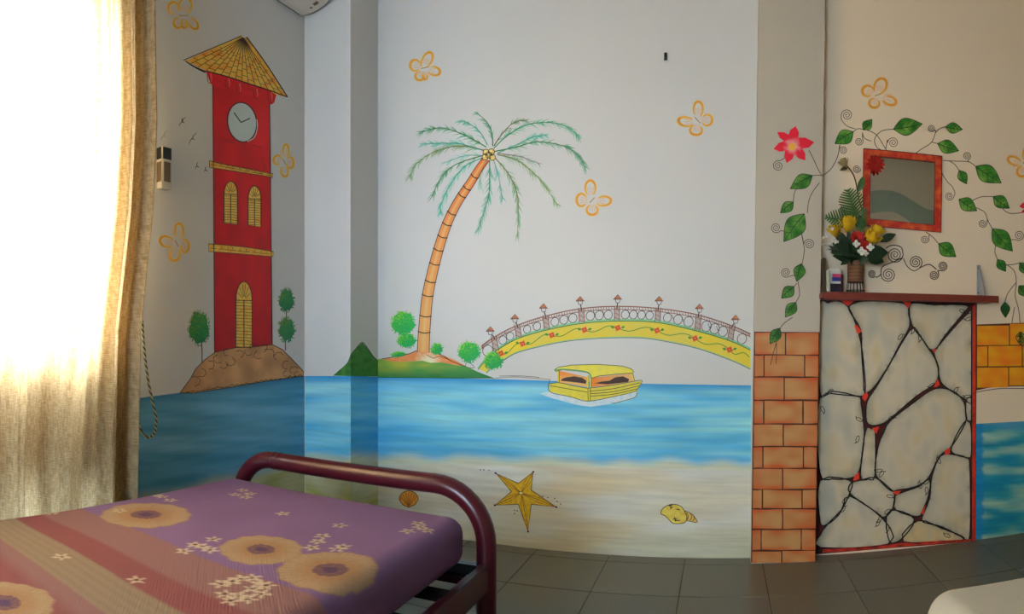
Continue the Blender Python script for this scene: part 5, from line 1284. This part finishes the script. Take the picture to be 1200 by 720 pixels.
def mattress(name, x0, x1, y0, y1, z0, z1, r, step, colf, mat, hump=.0, side_step=None):
    """rounded box, finely divided on top so that the print is crisp"""
    def axis(a0, a1, st, r_):
        n_ = max(2, int((a1 - a0 - 2 * r_) / st)); q = [a0 + r_ * k / 6 for k in range(6)] + [a0 + r_ + (a1 - a0 - 2 * r_) * k / n_ for k in range(n_ + 1)] + [a1 - r_ + r_ * k / 6 for k in range(1, 7)]
        return q
    ax_, ay_ = axis(x0, x1, step, r), axis(y0, y1, step, r); nx_, ny_ = len(ax_), len(ay_); V = []; C = []; Fc = []
    az = [z0 + (z1 - z0) * k / 10 for k in range(11)]
    def rnd(p):
        rv_ = min(r, (z1 - z0) / 2 - .001)
        q = Vector((min(max(p.x, x0 + r), x1 - r), min(max(p.y, y0 + r), y1 - r), min(max(p.z, z0 + rv_), z1 - rv_))); d = p - q
        if d.length > 1e-9:
            d2 = Vector((d.x / r, d.y / r, d.z / rv_)); m_ = max(abs(d2.x), abs(d2.y), abs(d2.z)); L_ = d2.length
            d = Vector((d2.x * r, d2.y * r, d2.z * rv_)) * (m_ / L_) if L_ > 0 else d
        w_ = q + d
        if w_.z > z1 - .03: w_.z += hump * (nz(w_.x * 2.2, w_.y * 2.2, 1, 5) - .2) * (1 if d.length < .02 else .5)
        return w_
    def add(p): V.append(rnd(p)); C.append(colf(p.x, p.y) if colf else (1, 1, 1)); return len(V) - 1
    top = [[add(Vector((x, y, z1))) for x in ax_] for y in ay_]
    for j in range(ny_ - 1):
        for i in range(nx_ - 1): Fc.append([top[j][i], top[j][i + 1], top[j + 1][i + 1], top[j + 1][i]])
    per = [(i, 0) for i in range(nx_)] + [(nx_ - 1, j) for j in range(1, ny_)] + [(i, ny_ - 1) for i in range(nx_ - 2, -1, -1)] + [(0, j) for j in range(ny_ - 2, 0, -1)]
    prev = [top[j][i] for i, j in per]; n_ = len(per)
    for z in reversed(az[:-1]):
        row = []
        for i, j in per:
            V.append(rnd(Vector((ax_[i], ay_[j], z)))); dr = z1 - z
            ex = 1 if i == nx_ - 1 else (-1 if i == 0 else 0); ey = 1 if j == ny_ - 1 else (-1 if j == 0 else 0)
            C.append(colf(ax_[i] + ex * dr, ay_[j] + ey * dr) if colf else (1, 1, 1)); row.append(len(V) - 1)
        for k in range(n_): Fc.append([prev[k], row[k], row[(k + 1) % n_], prev[(k + 1) % n_]])
        prev = row
    Fc.append(prev[::-1])
    o = mesh_obj(name, V, Fc, mat, None, C if colf else None, True)
    return o
o = mattress('bed_mattress', mx0, mx1, my0, my1, mz0, mz1, rr_, .0062, sheet_color, M['sheet'], .012)
tag(o, 'mattress in a purple sheet printed with cream flowers and pink stripes', 'mattress')

# ---- second bed, a corner of it in view
wx0, wx1, wy0, wy1 = .46, 2.2, -.5, 1.40
b2 = thing('wooden_bed_base', 'low bed base under the white sheeted mattress at the right edge', 'bed', ((wx0 + wx1) / 2, .4, 0))
box('base_frame', (wx0 + .03, wx1 - .03, wy0 + .03, wy1 - .03, .22, .33), M['brownwood'], b2, .005)
for x in (wx0 + .06, wx1 - .12):
    for y in (wy0 + .06, wy1 - .12): box('leg', (x, x + .06, y, y + .06, 0, .22), M['brownwood'], b2)
o = mattress('white_mattress', wx0, wx1, wy0, wy1,   .33, .575, .07, .05, None, M['white_sheet'], .01)
tag(o, 'mattress covered with a plain white sheet at the photo\'s lower right corner', 'mattress')
